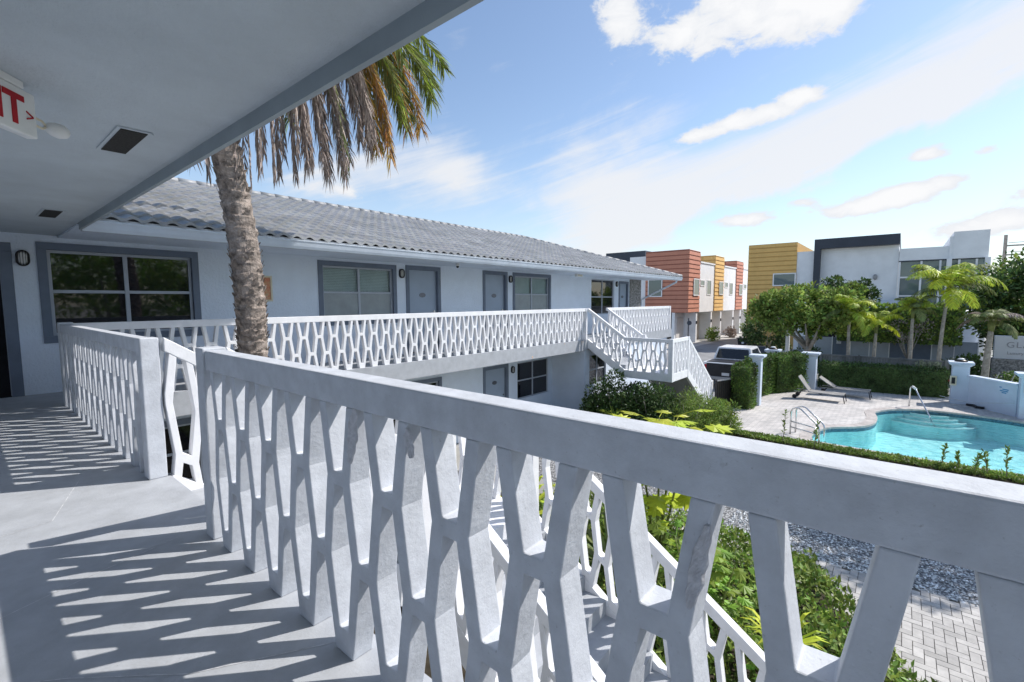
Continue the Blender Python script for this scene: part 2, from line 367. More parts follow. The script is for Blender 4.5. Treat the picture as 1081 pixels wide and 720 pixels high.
# ------------------------------------------------------------------ foliage helpers
def rv(r=1): 
    while True:
        v=Vector((random.uniform(-1,1),random.uniform(-1,1),random.uniform(-1,1)))
        if v.length<1: return v*r
def leaf(mb,p,d,n,L,W,mi=0,lobes=False):
    """rhombic leaf, d = axis, n = normal"""
    d=d.normalized(); s=d.cross(n)
    if s.length<.01: s=d.cross(Vector((1,0,.1)))
    s=s.normalized(); n=s.cross(d)
    mb.add([p,p+d*L*.45+s*W*.5+n*W*.12,p+d*L,p+d*L*.45-s*W*.5+n*W*.12],[(0,1,2),(0,2,3)],mi)
def clump(mb,c,r,n,L,W,up=.4,mi=0,flat=1.0):
    for _ in range(n):
        q=rv(1); 
        if q.length<.35: q=q.normalized()*random.uniform(.5,1)
        p=Vector(c)+Vector((q.x*r,q.y*r,q.z*r*flat))
        d=(q.normalized()*.7+rv(.8)+Vector((0,0,up*.3))); nn=(q.normalized()*.5+Vector((0,0,up))+rv(.7))
        k=random.uniform(.7,1.25); leaf(mb,p,d,nn,L*k,W*k,mi)
def box_leaves(mb,poly_fn,n,L,W,mi=0):
    for _ in range(n):
        p,out=poly_fn(); d=out*.5+rv(.9)+Vector((0,0,.35)); leaf(mb,p,d,out+rv(.6),L*random.uniform(.7,1.3),W*random.uniform(.7,1.3),mi)
def hedge(name,label,x0,y0,x1,y1,z0,z1,dens,L=.09,W=.05,mat='leaf_mid',ang=0,group='clipped hedges round the pool deck',core='leaf_dark'):
    """box hedge; along local x from (x0,y0) to (x1,y1) as oriented rectangle: centre line + width ang"""
    t=thing(name,label,'hedge',((x0+x1)/2,(y0+y1)/2,z0),group)
    a=Vector((x0,y0,0)); b=Vector((x1,y1,0)); d=(b-a); Ln=d.length; d=d/Ln; nn=Vector((-d.y,d.x,0)); w=ang
    def pt(s,q,z): v=a+d*s+nn*q; return Vector((v.x,v.y,z))
    mb=MB(); e=.05; mb.hexa([pt(e,-w/2+e,z0),pt(Ln-e,-w/2+e,z0),pt(Ln-e,w/2-e,z0),pt(e,w/2-e,z0),pt(e,-w/2+e,z1-e),pt(Ln-e,-w/2+e,z1-e),pt(Ln-e,w/2-e,z1-e),pt(e,w/2-e,z1-e)])
    mb.build('branches',M[core],t)
    H=z1-z0; ar=[Ln*H,Ln*H,w*H,w*H,Ln*w]; tot=sum(ar)
    def fn():
        r=random.uniform(0,tot); i=0
        while r>ar[i]: r-=ar[i]; i+=1
        s=random.uniform(0,Ln); q=random.uniform(-w/2,w/2); z=random.uniform(z0,z1)
        bulge=.05*mnoise.noise(Vector((s*2.2,q*2+z*2.1,x0)))+.02*random.uniform(-1,1)
        if i==0: return pt(s,-w/2-bulge,z),-nn
        if i==1: return pt(s,w/2+bulge,z),nn
        if i==2: return pt(-bulge,q,z),-d
        if i==3: return pt(Ln+bulge,q,z),d
        return pt(s,q,z1+bulge+random.random()**4*.12),Vector((0,0,1))
    mb=MB(); box_leaves(mb,fn,int(dens*tot),L,W); mb.build('foliage',M[mat],t)
    return t
def shrub_mesh(mb,c,rx,ry,rz,n,L,W,ncl=18,seedup=.5):
    for i in range(ncl):
        q=rv(1); q.z=abs(q.z)
        cc=Vector((c[0]+q.x*rx*.8,c[1]+q.y*ry*.8,c[2]+rz*(.15+q.z*.8)))
        clump(mb,cc,min(rx,ry,rz)*random.uniform(.28,.45),n//ncl,L,W,seedup)
def frond(mb,base,d0,length,droop,n,ll,lw,mi=0,side_droop=.5,curl=0,mi2=None,split=.5,thick=.02):
    """pinnate frond: rachis arc from base leaving along d0, bending down"""
    pts=[];p=Vector(base);d=Vector(d0).normalized(); seg=14; st=length/seg
    for i in range(seg+1):
        pts.append(p.copy()); p=p+d*st; d=(d+Vector((0,0,-droop*st*(.6+1.0*i/seg)))).normalized()
    mb.tube(pts,[thick*(1-.85*i/seg) for i in range(seg+1)],4,mi)
    for k in range(n):
        u=.14+.86*k/n; f=u*seg; i=min(int(f),seg-1); q=pts[i].lerp(pts[i+1],f-i); ax=(pts[i+1]-pts[i]).normalized()
        sd=ax.cross(Vector((0,0,1)))
        if sd.length<.05: sd=Vector((1,0,0))
        sd.normalize(); up=sd.cross(ax)
        env=math.sin(math.pi*(.18+.80*u))**.7
        for sg in (-1,1):
            dd=(sd*sg*random.uniform(.75,1.05)+ax*random.uniform(.45,.8)+up*random.uniform(-.1,.25)+Vector((0,0,-side_droop*random.uniform(.6,1.4)))).normalized()
            L=ll*env*random.uniform(.75,1.1); m=mi2 if (mi2 is not None and u>split) else mi
            mid=q+dd*L*.55; dd2=(dd+Vector((0,0,-side_droop*.9))).normalized(); tip=mid+dd2*L*.45
            w=dd.cross(up).normalized()*lw*.5
            mb.add([q-w*.5,q+w*.5,mid+w,mid-w,tip],[(0,1,2,3),(3,2,4)],m)
def thin_palm(label,x,y,h,lean,nf,fl,mats,zb=G,tr=.07,shaft=True,group='slim palms behind the fence',up=.9):
    t=thing('palm_tree',label,'palm tree',(x,y,zb),group)
    pts=[];rs=[]; fl=fl*1.12
    for i in range(13):
        u=i/12; pts.append((x+lean[0]*u*u,y+lean[1]*u*u,zb+h*u)); rs.append(tr*(1.35-.5*u+.03*(i%2)))
    MB().tube(pts,rs,10).build('trunk',M['bark'],t,smooth=True)
    c=Vector(pts[-1]); MB().tube([c-Vector((0,0,.1)),c+Vector((0,0,.25)),c+Vector((0,0,.5))],[tr*.9,tr*1.25,tr*.5],8).build('crown_shaft',M['frond_green'],t,smooth=True)
    c=c+Vector((0,0,.35))
    for k in range(nf):
        a=2*math.pi*(k*.381966)+random.uniform(-.2,.2); e=up*random.uniform(.9,3.2) if k<nf*.72 else random.uniform(.1,.7)
        mb=MB(); frond(mb,c,(math.cos(a),math.sin(a),e),fl*random.uniform(.8,1.1),.9/fl*2.6,46,fl*.30,.042,0,.55,thick=.02)
        mb.build('frond',M[mats[k%len(mats)]],t)
    return t
def tree(label,x,y,zb,trunk_h,crown,ncl,nl,L,W,mat,name='broadleaf_tree',group=None,tr=.13,branches=6,up=.5,two=None):
    t=thing(name,label,'tree',(x,y,zb),group)
    cx,cy,cz,rx,ry,rz=crown
    mb=MB(); mb.tube([(x,y,zb),(x+.04,y+.03,zb+trunk_h*.5),(x,y,zb+trunk_h)],[tr*1.3,tr,tr*.85],10)
    for i in range(branches):
        a=2*math.pi*i/branches+random.uniform(-.3,.3); q=Vector((cx+rx*.6*math.cos(a),cy+ry*.6*math.sin(a),cz+rz*random.uniform(-.2,.5)))
        b=Vector((x,y,zb+trunk_h*random.uniform(.75,1))); m=b.lerp(q,.5)+Vector((0,0,-.12))
        mb.tube([b,m,q],[tr*.55,tr*.35,tr*.1],7)
    mb.build('trunk',M['bark'],t,smooth=True)
    mb=MB()
    for i in range(ncl):
        while True:
            q=rv(1)
            if q.length>.35: break
        cc=Vector((cx+q.x*rx,cy+q.y*ry,cz+q.z*rz)); clump(mb,cc,random.uniform(.2,.42)*min(rx,ry,rz),nl,L,W,up,mi=(random.random()<.35) if two else 0,flat=.75)
    mb.build('crown',[M[mat],M[two]] if two else M[mat],t)
    return t
# ================================================================== CAMERA
f_,pi_,ya_,ro_=492.14,R(4.889),R(39.87),R(-.281)
F0=Vector((math.cos(ya_),math.sin(ya_),0)); RR=Vector((math.sin(ya_),-math.cos(ya_),0)); ZZ=Vector((0,0,1))
Fv=F0*math.cos(pi_)-ZZ*math.sin(pi_); Uv=F0*math.sin(pi_)+ZZ*math.cos(pi_)
R2=RR*math.cos(ro_)+Uv*math.sin(ro_); U2=-RR*math.sin(ro_)+Uv*math.cos(ro_)
cam=bpy.data.cameras.new('camera'); cam.sensor_width=36; cam.lens=f_/1081*36; cam.clip_end=3000; cam.clip_start=.03
co=bpy.data.objects.new('camera',cam); COL.objects.link(co); sc.camera=co
mw=Matrix((R2,U2,-Fv)).transposed().to_4x4(); mw.translation=Vector((0,0,1.40)); co.matrix_world=mw
# ================================================================== LIGHT
sun=bpy.data.lights.new('sun','SUN'); sun.energy=5.0; sun.angle=R(.53); sun.color=(1,.955,.90)
so=bpy.data.objects.new('sun',sun); COL.objects.link(so); sd=Vector((.77,-.55,1)).normalized()
so.rotation_euler=sd.to_track_quat('Z','Y').to_euler()
w=bpy.data.worlds.new('World'); sc.world=w; w.use_nodes=True
nt=w.node_tree; nt.nodes.clear(); n=nt.nodes; L=nt.links
wout=n.new('ShaderNodeOutputWorld'); bg=n.new('ShaderNodeBackground'); bg.inputs['Strength'].default_value=.104
sky=n.new('ShaderNodeTexSky'); sky.sky_type='NISHITA'; sky.sun_disc=False; sky.sun_elevation=math.asin(sd.z); sky.sun_rotation=R(90)-math.atan2(sd.y,sd.x)
sky.air_density=1.0; sky.dust_density=.4; sky.ozone_density=2.0
tc=n.new('ShaderNodeTexCoord')
def mth(op,a,b=None,c=None,clamp=False):
    m=n.new('ShaderNodeMath'); m.operation=op; m.use_clamp=clamp
    for i,v in enumerate((a,b,c)):
        if v is None: continue
        if isinstance(v,(int,float)): m.inputs[i].default_value=v
        else: L.new(v,m.inputs[i])
    return m.outputs[0]
nv=n.new('ShaderNodeVectorMath'); nv.operation='NORMALIZE'; L.new(tc.outputs['Generated'],nv.inputs[0])
sp=n.new('ShaderNodeSeparateXYZ'); L.new(nv.outputs[0],sp.inputs[0])
az=mth('MULTIPLY',mth('ARCTAN2',sp.outputs[1],sp.outputs[0]),57.2958); el=mth('MULTIPLY',mth('ARCSINE',sp.outputs[2]),57.2958)
def noise_az(sx,sy,rot,scale,det,rough,dist=0,off=0):
    """fractal noise over azimuth / elevation (degrees)"""
    c,s=math.cos(R(rot)),math.sin(R(rot))
    u=mth('ADD',mth('MULTIPLY',az,c/sx),mth('MULTIPLY',el,s/sx)); v=mth('ADD',mth('MULTIPLY',az,-s/sy),mth('MULTIPLY',el,c/sy))
    cb=n.new('ShaderNodeCombineXYZ'); L.new(u,cb.inputs[0]); L.new(v,cb.inputs[1]); cb.inputs[2].default_value=off
    nz=n.new('ShaderNodeTexNoise'); nz.inputs['Scale'].default_value=scale; nz.inputs['Detail'].default_value=det; nz.inputs['Roughness'].default_value=rough; nz.inputs['Distortion'].default_value=dist
    L.new(cb.outputs[0],nz.inputs[0]); return nz.outputs[0]
def blob(a0,e0,sa,se,rot=0,amp=1):
    da=mth('SUBTRACT',az,a0); de=mth('SUBTRACT',el,e0); c,s=math.cos(R(rot)),math.sin(R(rot))
    u=mth('ADD',mth('MULTIPLY',da,c/sa),mth('MULTIPLY',de,s/sa)); v=mth('ADD',mth('MULTIPLY',da,-s/se),mth('MULTIPLY',de,c/se))
    q=mth('ADD',mth('MULTIPLY',u,u),mth('MULTIPLY',v,v)); return mth('MULTIPLY',mth('EXPONENT',mth('MULTIPLY',q,-1)),amp)
def addl(l):
    r=l[0]
    for x in l[1:]: r=mth('ADD',r,x)
    return r
def sstep(x,a,b):
    m=n.new('ShaderNodeMapRange'); m.interpolation_type='SMOOTHSTEP'; m.inputs[1].default_value=a; m.inputs[2].default_value=b; L.new(x,m.inputs[0]); return m.outputs[0]
cum=addl([blob(13.5,28.3,8,3.6,-8),blob(27.5,29.5,3.2,3.0,0,.95),blob(7,26.5,4,2.5,0,.9),blob(21,26.8,3.5,1.3,10,.6),blob(13.2,18.6,5.0,1.2,-8,1.0),blob(8.5,19.8,2.6,1.0,0,.75),blob(19,17.6,3,.9,-10,.7),
  blob(-1.0,12.8,1.7,.7,0,1.0),blob(-4.8,12.4,.9,.5,0,.8),blob(14.2,8.6,3.3,.85,0,1.0),blob(2.5,8.9,5.5,1.0,-4,1.1),blob(-.5,10.2,4.0,.8,-6,.9),blob(8.4,9.9,1.6,.5,0,.7),blob(-5.5,6.3,5,1.2,-6,1.0),blob(-9,8.6,3,.9,0,.9),
  blob(47,14.2,3.5,2.0,10,.55),blob(60,12,6,1.5,0,.55),blob(70,22,14,4,0,.5),blob(-60,25,20,6,0,.8),blob(-120,20,30,6,0,.8),blob(150,25,30,8,0,.8)])
nz1=noise_az(3.6,2.0,0,1.0,10,.62,.35); nz1b=noise_az(.9,.6,0,1.0,8,.65,.2,off=5)
cv=addl([cum,mth('MULTIPLY',mth('SUBTRACT',nz1,.5),1.5),mth('MULTIPLY',mth('SUBTRACT',nz1b,.5),.45)])
cmask=sstep(cv,.36,.76)
nz2=noise_az(26,2.0,-16,1.0,8,.62,.8,off=2); nz3=noise_az(9,5,-20,1.0,6,.55,.4,off=9)
band=addl([blob(16,14.2,21,4.6,-17,1.05),blob(30,11,10,6,0,.75),blob(28,18,8,5,-10,.45),blob(-8,22,14,5,-20,.8),blob(46,15.5,5,3.2,15,.8),blob(58,15,7,3,-10,.55),blob(33,4,40,4,0,.45)])
ve=mth('ADD',mth('ADD',el,mth('MULTIPLY',az,.34)),-14.4)
ve=mth('ADD',ve,mth('MULTIPLY',mth('SUBTRACT',nz3,.5),6.0))
streak=mth('MULTIPLY',mth('MULTIPLY',sstep(ve,-.4,1.8),sstep(mth('MULTIPLY',ve,-1),-9.5,-1.5)),sstep(mth('MULTIPLY',az,-1),-40,-24))
band=addl([mth('MULTIPLY',band,.42),mth('MULTIPLY',streak,.85),blob(46.5,15,5.5,3.6,0,.55),blob(56,14.5,6,3,-10,.5),blob(65,13,6,3,0,.4),blob(30,16,6.5,5.5,0,.42)])
sv=mth('ADD',band,mth('ADD',mth('MULTIPLY',mth('SUBTRACT',nz2,.5),1.1),mth('MULTIPLY',mth('SUBTRACT',nz3,.5),1.3)))
smask=mth('MULTIPLY',sstep(sv,.15,1.05),.9)
haze=mth('MULTIPLY',sstep(mth('MULTIPLY',el,-1),-20,5),.55)
def mixc(fac,a,b):
    m=n.new('ShaderNodeMix'); m.data_type='RGBA'
    L.new(fac,m.inputs[0])
    for i,v in ((6,a),(7,b)):
        if isinstance(v,tuple): m.inputs[i].default_value=v
        else: L.new(v,m.inputs[i])
    return m.outputs[2]
gain=n.new('ShaderNodeMix'); gain.data_type='RGBA'; gain.blend_type='MULTIPLY'; gain.inputs[0].default_value=1; gain.inputs[7].default_value=(1.96,1.86,1.78,1); L.new(sky.outputs[0],gain.inputs[6])
c=mixc(haze,gain.outputs[2],(5.9,6.9,8.2,1)); c=mixc(smask,c,(8.5,8.6,8.85,1)); 
shade=sstep(mth('SUBTRACT',cv,mth('MULTIPLY',nz1b,.5)),.3,.9)
ccol=mixc(shade,(8.0,8.25,8.7,1),(9.3,9.35,9.5,1))
c=mixc(cmask,c,ccol); L.new(c,bg.inputs[0]); L.new(bg.outputs[0],wout.inputs[0])
sc.cycles.max_bounces=6; sc.cycles.diffuse_bounces=3; sc.cycles.glossy_bounces=3; sc.cycles.transparent_max_bounces=10; sc.cycles.transmission_bounces=3
sc.view_settings.view_transform='Standard'; sc.view_settings.look='None'; sc.view_settings.exposure=0

# ================================================================== SETTING: ground level
def sheet(name,poly,z,mat,kind='structure'):
    xs=[p[0] for p in poly]; ys=[p[1] for p in poly]
    mb=MB().add([(x,y,z) for x,y in poly],[tuple(range(len(poly)))]); o=mb.build(name,mat); return tag(o,kind=kind)
POOL=[(16.55,1.35),(16.8,1.92),(17.5,2.0),(18.1,1.9),(18.6,1.72),(18.95,1.42),(19.25,1.08),(19.6,.80),(20.0,.62),(20.5,.52),(21.2,.49),(21.8,.55),(22.3,.60),(22.8,.42),(23.3,.10),(23.7,-.35),(23.97,-.85),(24.06,-1.4),(24.04,-2.0),(23.93,-2.7),(23.6,-3.6),(23.0,-4.6),(22.0,-5.6),(20.5,-6.3),(18.5,-6.6),(17.0,-6.2),(16.55,-5.0)]
# sub-division of pool outline for smoothness
def smooth_poly(P,k=3):
    out=[];m=len(P)
    for i in range(m):
        p0,p1,p2,p3=[Vector(P[(i+j-1)%m]) for j in range(4)]
        for q in range(k):
            t=q/k; out.append(tuple(.5*((2*p1)+(p2-p0)*t+(2*p0-5*p1+4*p2-p3)*t*t+(3*p1-p0-3*p2+p3)*t**3)))
    return out
POOLS=smooth_poly(POOL)
def offset(P,d):
    out=[];m=len(P)
    for i in range(m):
        a=Vector(P[i-1]);b=Vector(P[(i+1)%m]); t=(b-a).normalized(); nn=Vector((-t.y,t.x)); out.append((P[i][0]+nn.x*d,P[i][1]+nn.y*d))
    return out
def area(P): return sum(P[i-1][0]*P[i][1]-P[i][0]*P[i-1][1] for i in range(len(P)))/2
sg=1 if area(POOLS)<0 else -1
OUTC=offset(POOLS,.32*sg)
def ring_fill(name,outer,inner,z,mat):
    bm=bmesh.new()
    def loop(P):
        vs=[bm.verts.new((x,y,z)) for x,y in P]; return [bm.edges.new((vs[i],vs[(i+1)%len(vs)])) for i in range(len(vs))]
    e=loop(outer)+loop(inner)
    bmesh.ops.triangle_fill(bm,use_beauty=True,use_dissolve=False,edges=e)
    bmesh.ops.recalc_face_normals(bm,faces=bm.faces)
    for fc in bm.faces:
        if fc.normal.z<0: fc.normal_flip()
    me=bpy.data.meshes.new(name); bm.to_mesh(me); bm.free(); me.materials.append(mat)
    o=bpy.data.objects.new(name,me); COL.objects.link(o); return tag(o,kind='structure')
ring_fill('ground',[(-1500,-1500),(1500,-1500),(1500,1500),(-1500,1500)],OUTC,G-.012,M['ground'])
DECK=[(15.9,5.0),(16.3,5.15),(17.6,5.5),(19.0,5.75),(19.4,5.6),(24.4,5.8),(27.6,3.4),(27.9,-1.9),(26.6,-2.0),(24.4,-3.6),(23.5,-8),(15.9,-8)]
ring_fill('pool_deck',DECK,OUTC,G,M['deck'])
# coping (brick ring) and basin
mb=MB(); m=len(POOLS); acc=0
def seg_pts(P,step):
    out=[];d=0;L_=0
    for i in range(len(P)):
        a=Vector(P[i]);b=Vector(P[(i+1)%len(P)]); l=(b-a).length; k=max(1,round(l/step))
        for q in range(k): out.append(tuple(a.lerp(b,q/k)))
    return out
PS=seg_pts(POOLS,.115); PO=offset(PS,.32*sg); PI=offset(PS,-.02*sg)
for i in range(len(PS)):
    j=(i+1)%len(PS); a,b,c2,d=[Vector((*p,0)) for p in (PI[i],PI[j],PO[j],PO[i])]; cc=(a+b+c2+d)/4
    q=[cc+(v-cc)*.95 for v in (a,b,c2,d)]
    mb.hexa([(v.x,v.y,G-.05) for v in q]+[(v.x,v.y,G+.012) for v in q])
tag(mb.build('pool_coping',M['coping'],merge=False),kind='structure')
mb=MB(); mm=len(POOLS)
for i in range(mm):
    j=(i+1)%mm; a,b=POOLS[i],POOLS[j]
    mb.add([(a[0],a[1],G-.02),(b[0],b[1],G-.02),(b[0],b[1],G-.17),(a[0],a[1],G-.17)],[(0,1,2,3)],1)
    mb.add([(a[0],a[1],G-.17),(b[0],b[1],G-.17),(b[0],b[1],G-.85),(a[0],a[1],G-.85)],[(0,1,2,3)],0)
mb.add([(x,y,G-.85) for x,y in POOLS],[tuple(range(mm))],0)
mb.add([(x,y,G-.019) for x,y in POOLS]+[(x,y,G-.019) for x,y in OUTC],[(i,(i+1)%mm,mm+(i+1)%mm,mm+i) for i in range(mm)],0)
tag(mb.build('pool_basin',[M['plaster'],M['pooltile']]),kind='structure')
tag(MB().add([(x,y,G-.11) for x,y in (offset(POOLS,-.004*sg) if area(POOLS)>0 else offset(POOLS,-.004*sg)[::-1])],[tuple(range(mm))]).build('pool_water',M['water']),kind='structure')
# corner steps of the pool
stp=thing('pool_steps','curved white plaster steps under the water at the far corner of the pool','pool steps',(23.4,-.6,G-1.3))
for i,(rx,ry_,zt) in enumerate(((.40,.62,-.15),(.62,.88,-.23),(.84,1.12,-.32),(1.08,1.38,-.43))):
    cx,cy=24.02,-.95; P_=[]
    for k in range(25):
        a=R(80)+R(200)*k/24; P_.append((min(cx+rx*math.cos(a),cx-.10-.12*abs(math.sin(a))),cy+ry_*math.sin(a)))
    MB().prism(P_,G-.94,G+zt).build('step',M['plaster'],stp)
    rim=MB(); rim.tube([(x,y,G+zt+.012) for x,y in P_[1:-1]],.028,5); rim.build('nosing',M['white'],stp)
# paths, gravel, planting ground
sheet('path_bed',[(5.9,-5),(8.92,-5),(8.92,3.6),(8.0,3.6),(8.35,.9),(6.2,-.35),(5.9,-.8)],G-.004,M['joint'])
u=.105
def herring(x0,x1,y0,y1,inside):
    mb=MB()
    N=int(max(x1-x0,y1-y0)/u)+6
    for a in range(-N*2,N*2):
        for b in range(-N,N):
            # lattice vectors (u,u) and (2u,-2u) tile the plane with an L of one horizontal + one vertical brick
            ox=x0+a*u+b*2*u; oy=y0+a*u-b*2*u
            for (bx,by,bw,bh) in ((ox,oy,2*u,u),(ox,oy+u,u,2*u)):
                cx,cy=bx+bw/2,by+bh/2
                if x0<=cx<=x1 and y0<=cy<=y1 and inside(cx,cy):
                    g=.004; dz=random.uniform(-.0015,.0015)
                    mb.box((bx+g,by+g,G-.03),(bx+bw-g,by+bh-g,G+.008+dz))
    return mb
def in_path(x,y):
    if x>8.9: return False
    if y>=.9: return x>8.35-(y-.9)*.13
    if y>=-.35: return x>6.2+(8.35-6.2)*(y+.35)/1.25
    return x>6.1
tag(herring(5.9,8.95,-4.2,3.4,in_path).build('garden_path',M['paver']),kind='structure')
tag(MB().add([(8.95,-8,G+.0),(15.6,-8,G+.0),(15.6,8.2,G+.0),(8.95,8.2,G+.0)],[(0,1,2,3)]).build('gravel_bed',M['gravel']),'white gravel bed between the paver path and the pool hedge','gravel',kind='stuff')
# loose stones near the visible edge
mb=MB()
for _ in range(7000):
    x=8.9+random.random()**1.4*2.6; y=random.uniform(-2.2,2.4); s=random.uniform(.012,.03)
    a=random.uniform(0,3.14); p=Vector((x,y,G+s*.3)); c_,s_=math.cos(a)*s,math.sin(a)*s; h=s*random.uniform(.5,.9)
    mb.add([p+Vector((c_,s_,0)),p+Vector((-s_*.7,c_*.7,0)),p+Vector((-c_,-s_,0)),p+Vector((s_*.7,-c_*.7,0)),p+Vector((0,0,h)),p+Vector((0,0,-h*.4))],[(0,1,4),(1,2,4),(2,3,4),(3,0,4)])
M['pebble']=pmat('pebble_stone',(.80,.81,.82),.85,.2,5,island=.55)
tag(mb.build('gravel_stones',M['pebble']),'loose white stones scattered along the edge of the paver path','gravel',kind='stuff')
tag(MB().add([(1.1,-8,G-.006),(8.0,-8,G-.006),(8.0,8.6,G-.006),(1.1,8.6,G-.006)],[(0,1,2,3)]).build('planting_soil',M['soil']),kind='structure')
tag(MB().add([(8.95,8.2,G-.005),(19,8.2,G-.005),(19,3.5,G-.005),(15.3,5.2,G-.005),(13,6.5,G-.005),(8.95,6,G-.005)],[(0,1,2,3,4,5)]).build('shrub_bed_soil',M['soil']),kind='structure')
# roads beyond
sheet('parking_lot',[(19.2,6.2),(33,6.2),(33,40),(19.2,40)],G-.004,M['road'])
sheet('alley_road',[(33,7.6),(140,7.6),(140,14.6),(33,14.6)],G-.004,M['road'])
sheet('garage_apron',[(33,14.6),(140,14.6),(140,17.4),(33,17.4)],G,M['apron'])
sheet('street',[(28.9,-60),(33,-60),(33,6.1),(28.9,6.1)],G-.004,M['road'])
mb=MB(); 
for yy in (9.2,11.4,13.4): mb.box((21,yy,G),(26,yy+.1,G+.001))
tag(mb.build('parking_line',M['white']),kind='structure')

# ================================================================== WALKWAY AND BUILDING
mb=MB().box((-.6,-4,-.39),(1.05,10.2,0)); mb.box((1.0505,8.70,-.39),(22.75,10.2,0));
tag(mb.build('walkway_floor',M['floor']),kind='structure')
mb=MB()
for a,b in (((.56,4.97),(.32,4.14)),((.32,4.14),(-.3,4.02)),((-.2,2.92),(.33,3.13)),((.33,3.13),(.9,3.30)),((-.3,2.75),(.18,2.33)),((.18,2.33),(.48,2.0)),((.48,2.0),(.93,1.72))):
    a=Vector((*a,0.0));b=Vector((*b,0.0)); d=(b-a).normalized(); s_=Vector((-d.y,d.x,0))*.0022
    mb.add([a-s_+ZZ*.0015,b-s_+ZZ*.0015,b+s_+ZZ*.0015,a+s_+ZZ*.0015],[(0,1,2,3)])
M['crack']=pmat('joint_highlight',(.66,.67,.69),.9,.2,30)  # paler than the floor: the highlight along the joints is put into the colour
tag(mb.build('floor_joint',M['crack']),kind='structure')

B=thing('apartment_building','pale blue two-storey apartment building with tiled roof and open walkways','building',(0,10.2,G))
WY=10.2
def wall_y(mb,y0,y1,x0,x1,z0,z1,holes):
    xs=sorted(set([x0,x1]+[h[0] for h in holes]+[h[1] for h in holes])); zs=sorted(set([z0,z1]+[h[2] for h in holes]+[h[3] for h in holes]))
    xs=[x for x in xs if x0<=x<=x1]; zs=[z for z in zs if z0<=z<=z1]
    for i in range(len(xs)-1):
        cx=(xs[i]+xs[i+1])/2; run=None
        for j in range(len(zs)-1):
            cz=(zs[j]+zs[j+1])/2; inside=any(h[0]<cx<h[1] and h[2]<cz<h[3] for h in holes)
            if not inside:
                if run is None: run=[zs[j],zs[j+1]]
                else: run[1]=zs[j+1]
            if inside or j==len(zs)-2:
                if run: mb.box((xs[i],y0,run[0]),(xs[i+1],y1,run[1])); run=None
def ring(mb,x0,x1,z0,z1,w,ya,yb,bottom=True):
    mb.box((x0,ya,z1-w),(x1,yb,z1)); 
    zb=z0+w if bottom else z0
    mb.box((x0,ya,zb),(x0+w,yb,z1-w)); mb.box((x1-w,ya,zb),(x1,yb,z1-w))
    if bottom: mb.box((x0,ya,z0),(x1,yb,z0+w))
M['screen']=pmat('insect_screen_glass',(.27,.31,.33),.35,.08,3,spec=.6)
def window(parent,y,x0,x1,z0,z1,tw=.11,mode='dark',trim=True,ncol=2,split=.5):
    """x0..x1,z0..z1 outer trim; faces -Y"""
    W=None
    ix0,ix1,iz0,iz1=(x0+tw,x1-tw,z0+tw,z1-tw) if trim else (x0,x1,z0,z1)
    mb=MB(); ring(mb,ix0,ix1,iz0,iz1,.045,y+.045,y+.10)
    cw=(ix1-ix0)/ncol
    for k in range(1,ncol): mb.box((ix0+cw*k-.03,y+.047,iz0+.045),(ix0+cw*k+.03,y+.098,iz1-.045))
    zm=iz0+(iz1-iz0)*split
    for k in range(ncol): mb.box((ix0+cw*k+.046 if k==0 else ix0+cw*k+.031,y+.049,zm-.025),((ix0+cw*(k+1)-.031) if k<ncol-1 else ix1-.046,y+.096,zm+.025))
    W=mb.build('window',M['wframe'],parent,bevel=.004)
    if trim:
        mb=MB(); ring(mb,x0,x1,z0,z1,tw,y-.022,y+.03); mb.build('window_trim',M['trim'],W,bevel=.004)
    for k in range(ncol):
        a=ix0+cw*k+.031; b=ix0+cw*(k+1)-.031
        for lo,hi,up in ((iz0+.045,zm-.026,0),(zm+.026,iz1-.045,1)):
            g=M['glassdark'] if mode=='dark' else (M['glass'] if up else M['screen'])
            MB().box((a,y+.068,lo),(b,y+.074,hi)).build('pane',g,W)
    if mode=='blind':
        mb=MB(); z=zm+.03
        while z<iz1-.05: mb.hexa([(ix0+.05,y+.115,z),(ix1-.05,y+.115,z),(ix1-.05,y+.12,z+.001),(ix0+.05,y+.12,z+.001),(ix0+.05,y+.125,z+.034),(ix1-.05,y+.125,z+.034),(ix1-.05,y+.13,z+.035),(ix0+.05,y+.13,z+.035)]); z+=.038
        mb.build('blind',M['blind'],W)
    MB().box((ix0,y+.18,iz0),(ix1,y+.19,iz1)).build('room_shadow',M['dark'],W)
    return W
def door(parent,y,x0,x1,z0,z1,tw=.11,plq=True,handle=True):
    mb=MB().box((x0+tw,y+.07,z0+.01),(x1-tw,y+.11,z1-tw)); D_=mb.build('door',M['door'],parent,bevel=.004)
    mb=MB(); ring(mb,x0,x1,z0,z1,tw,y-.022,y+.12,bottom=False); mb.build('door_trim',M['trim'],D_,bevel=.004)
    cx=(x0+x1)/2
    if plq:
        P_=[(cx+.11*math.cos(2*math.pi*k/20),y+.069,z0+1.58+.065*math.sin(2*math.pi*k/20)) for k in range(20)]
        MB().extr(P_,(0,-.012,0)).build('number_plaque',M['plaque'],D_,bevel=.002)
    if handle:
        MB().tube([(x1-tw-.09,y+.07,z0+1.0),(x1-tw-.09,y+.02,z0+1.0),(x1-tw-.19,y+.015,z0+1.0)],.011,8).build('handle',M['metal'],D_); MB().tube([(x1-tw-.09,y+.07,z0+1.12),(x1-tw-.09,y+.045,z0+1.12)],.025,12).build('lock',M['metal'],D_)
ups=[('w',.88,3.02,.78,2.34,'dark'),('w',5.36,7.50,.85,2.35,'blind'),('d',7.80,9.02,0,2.37),('d',10.78,11.98,0,2.37),('w',12.26,14.50,.85,2.37,'blind'),('w4',17.50,19.55,.80,2.33,'dark'),('d',20.0,21.0,0,2.30),('open',-.55,.62,0,2.30)]
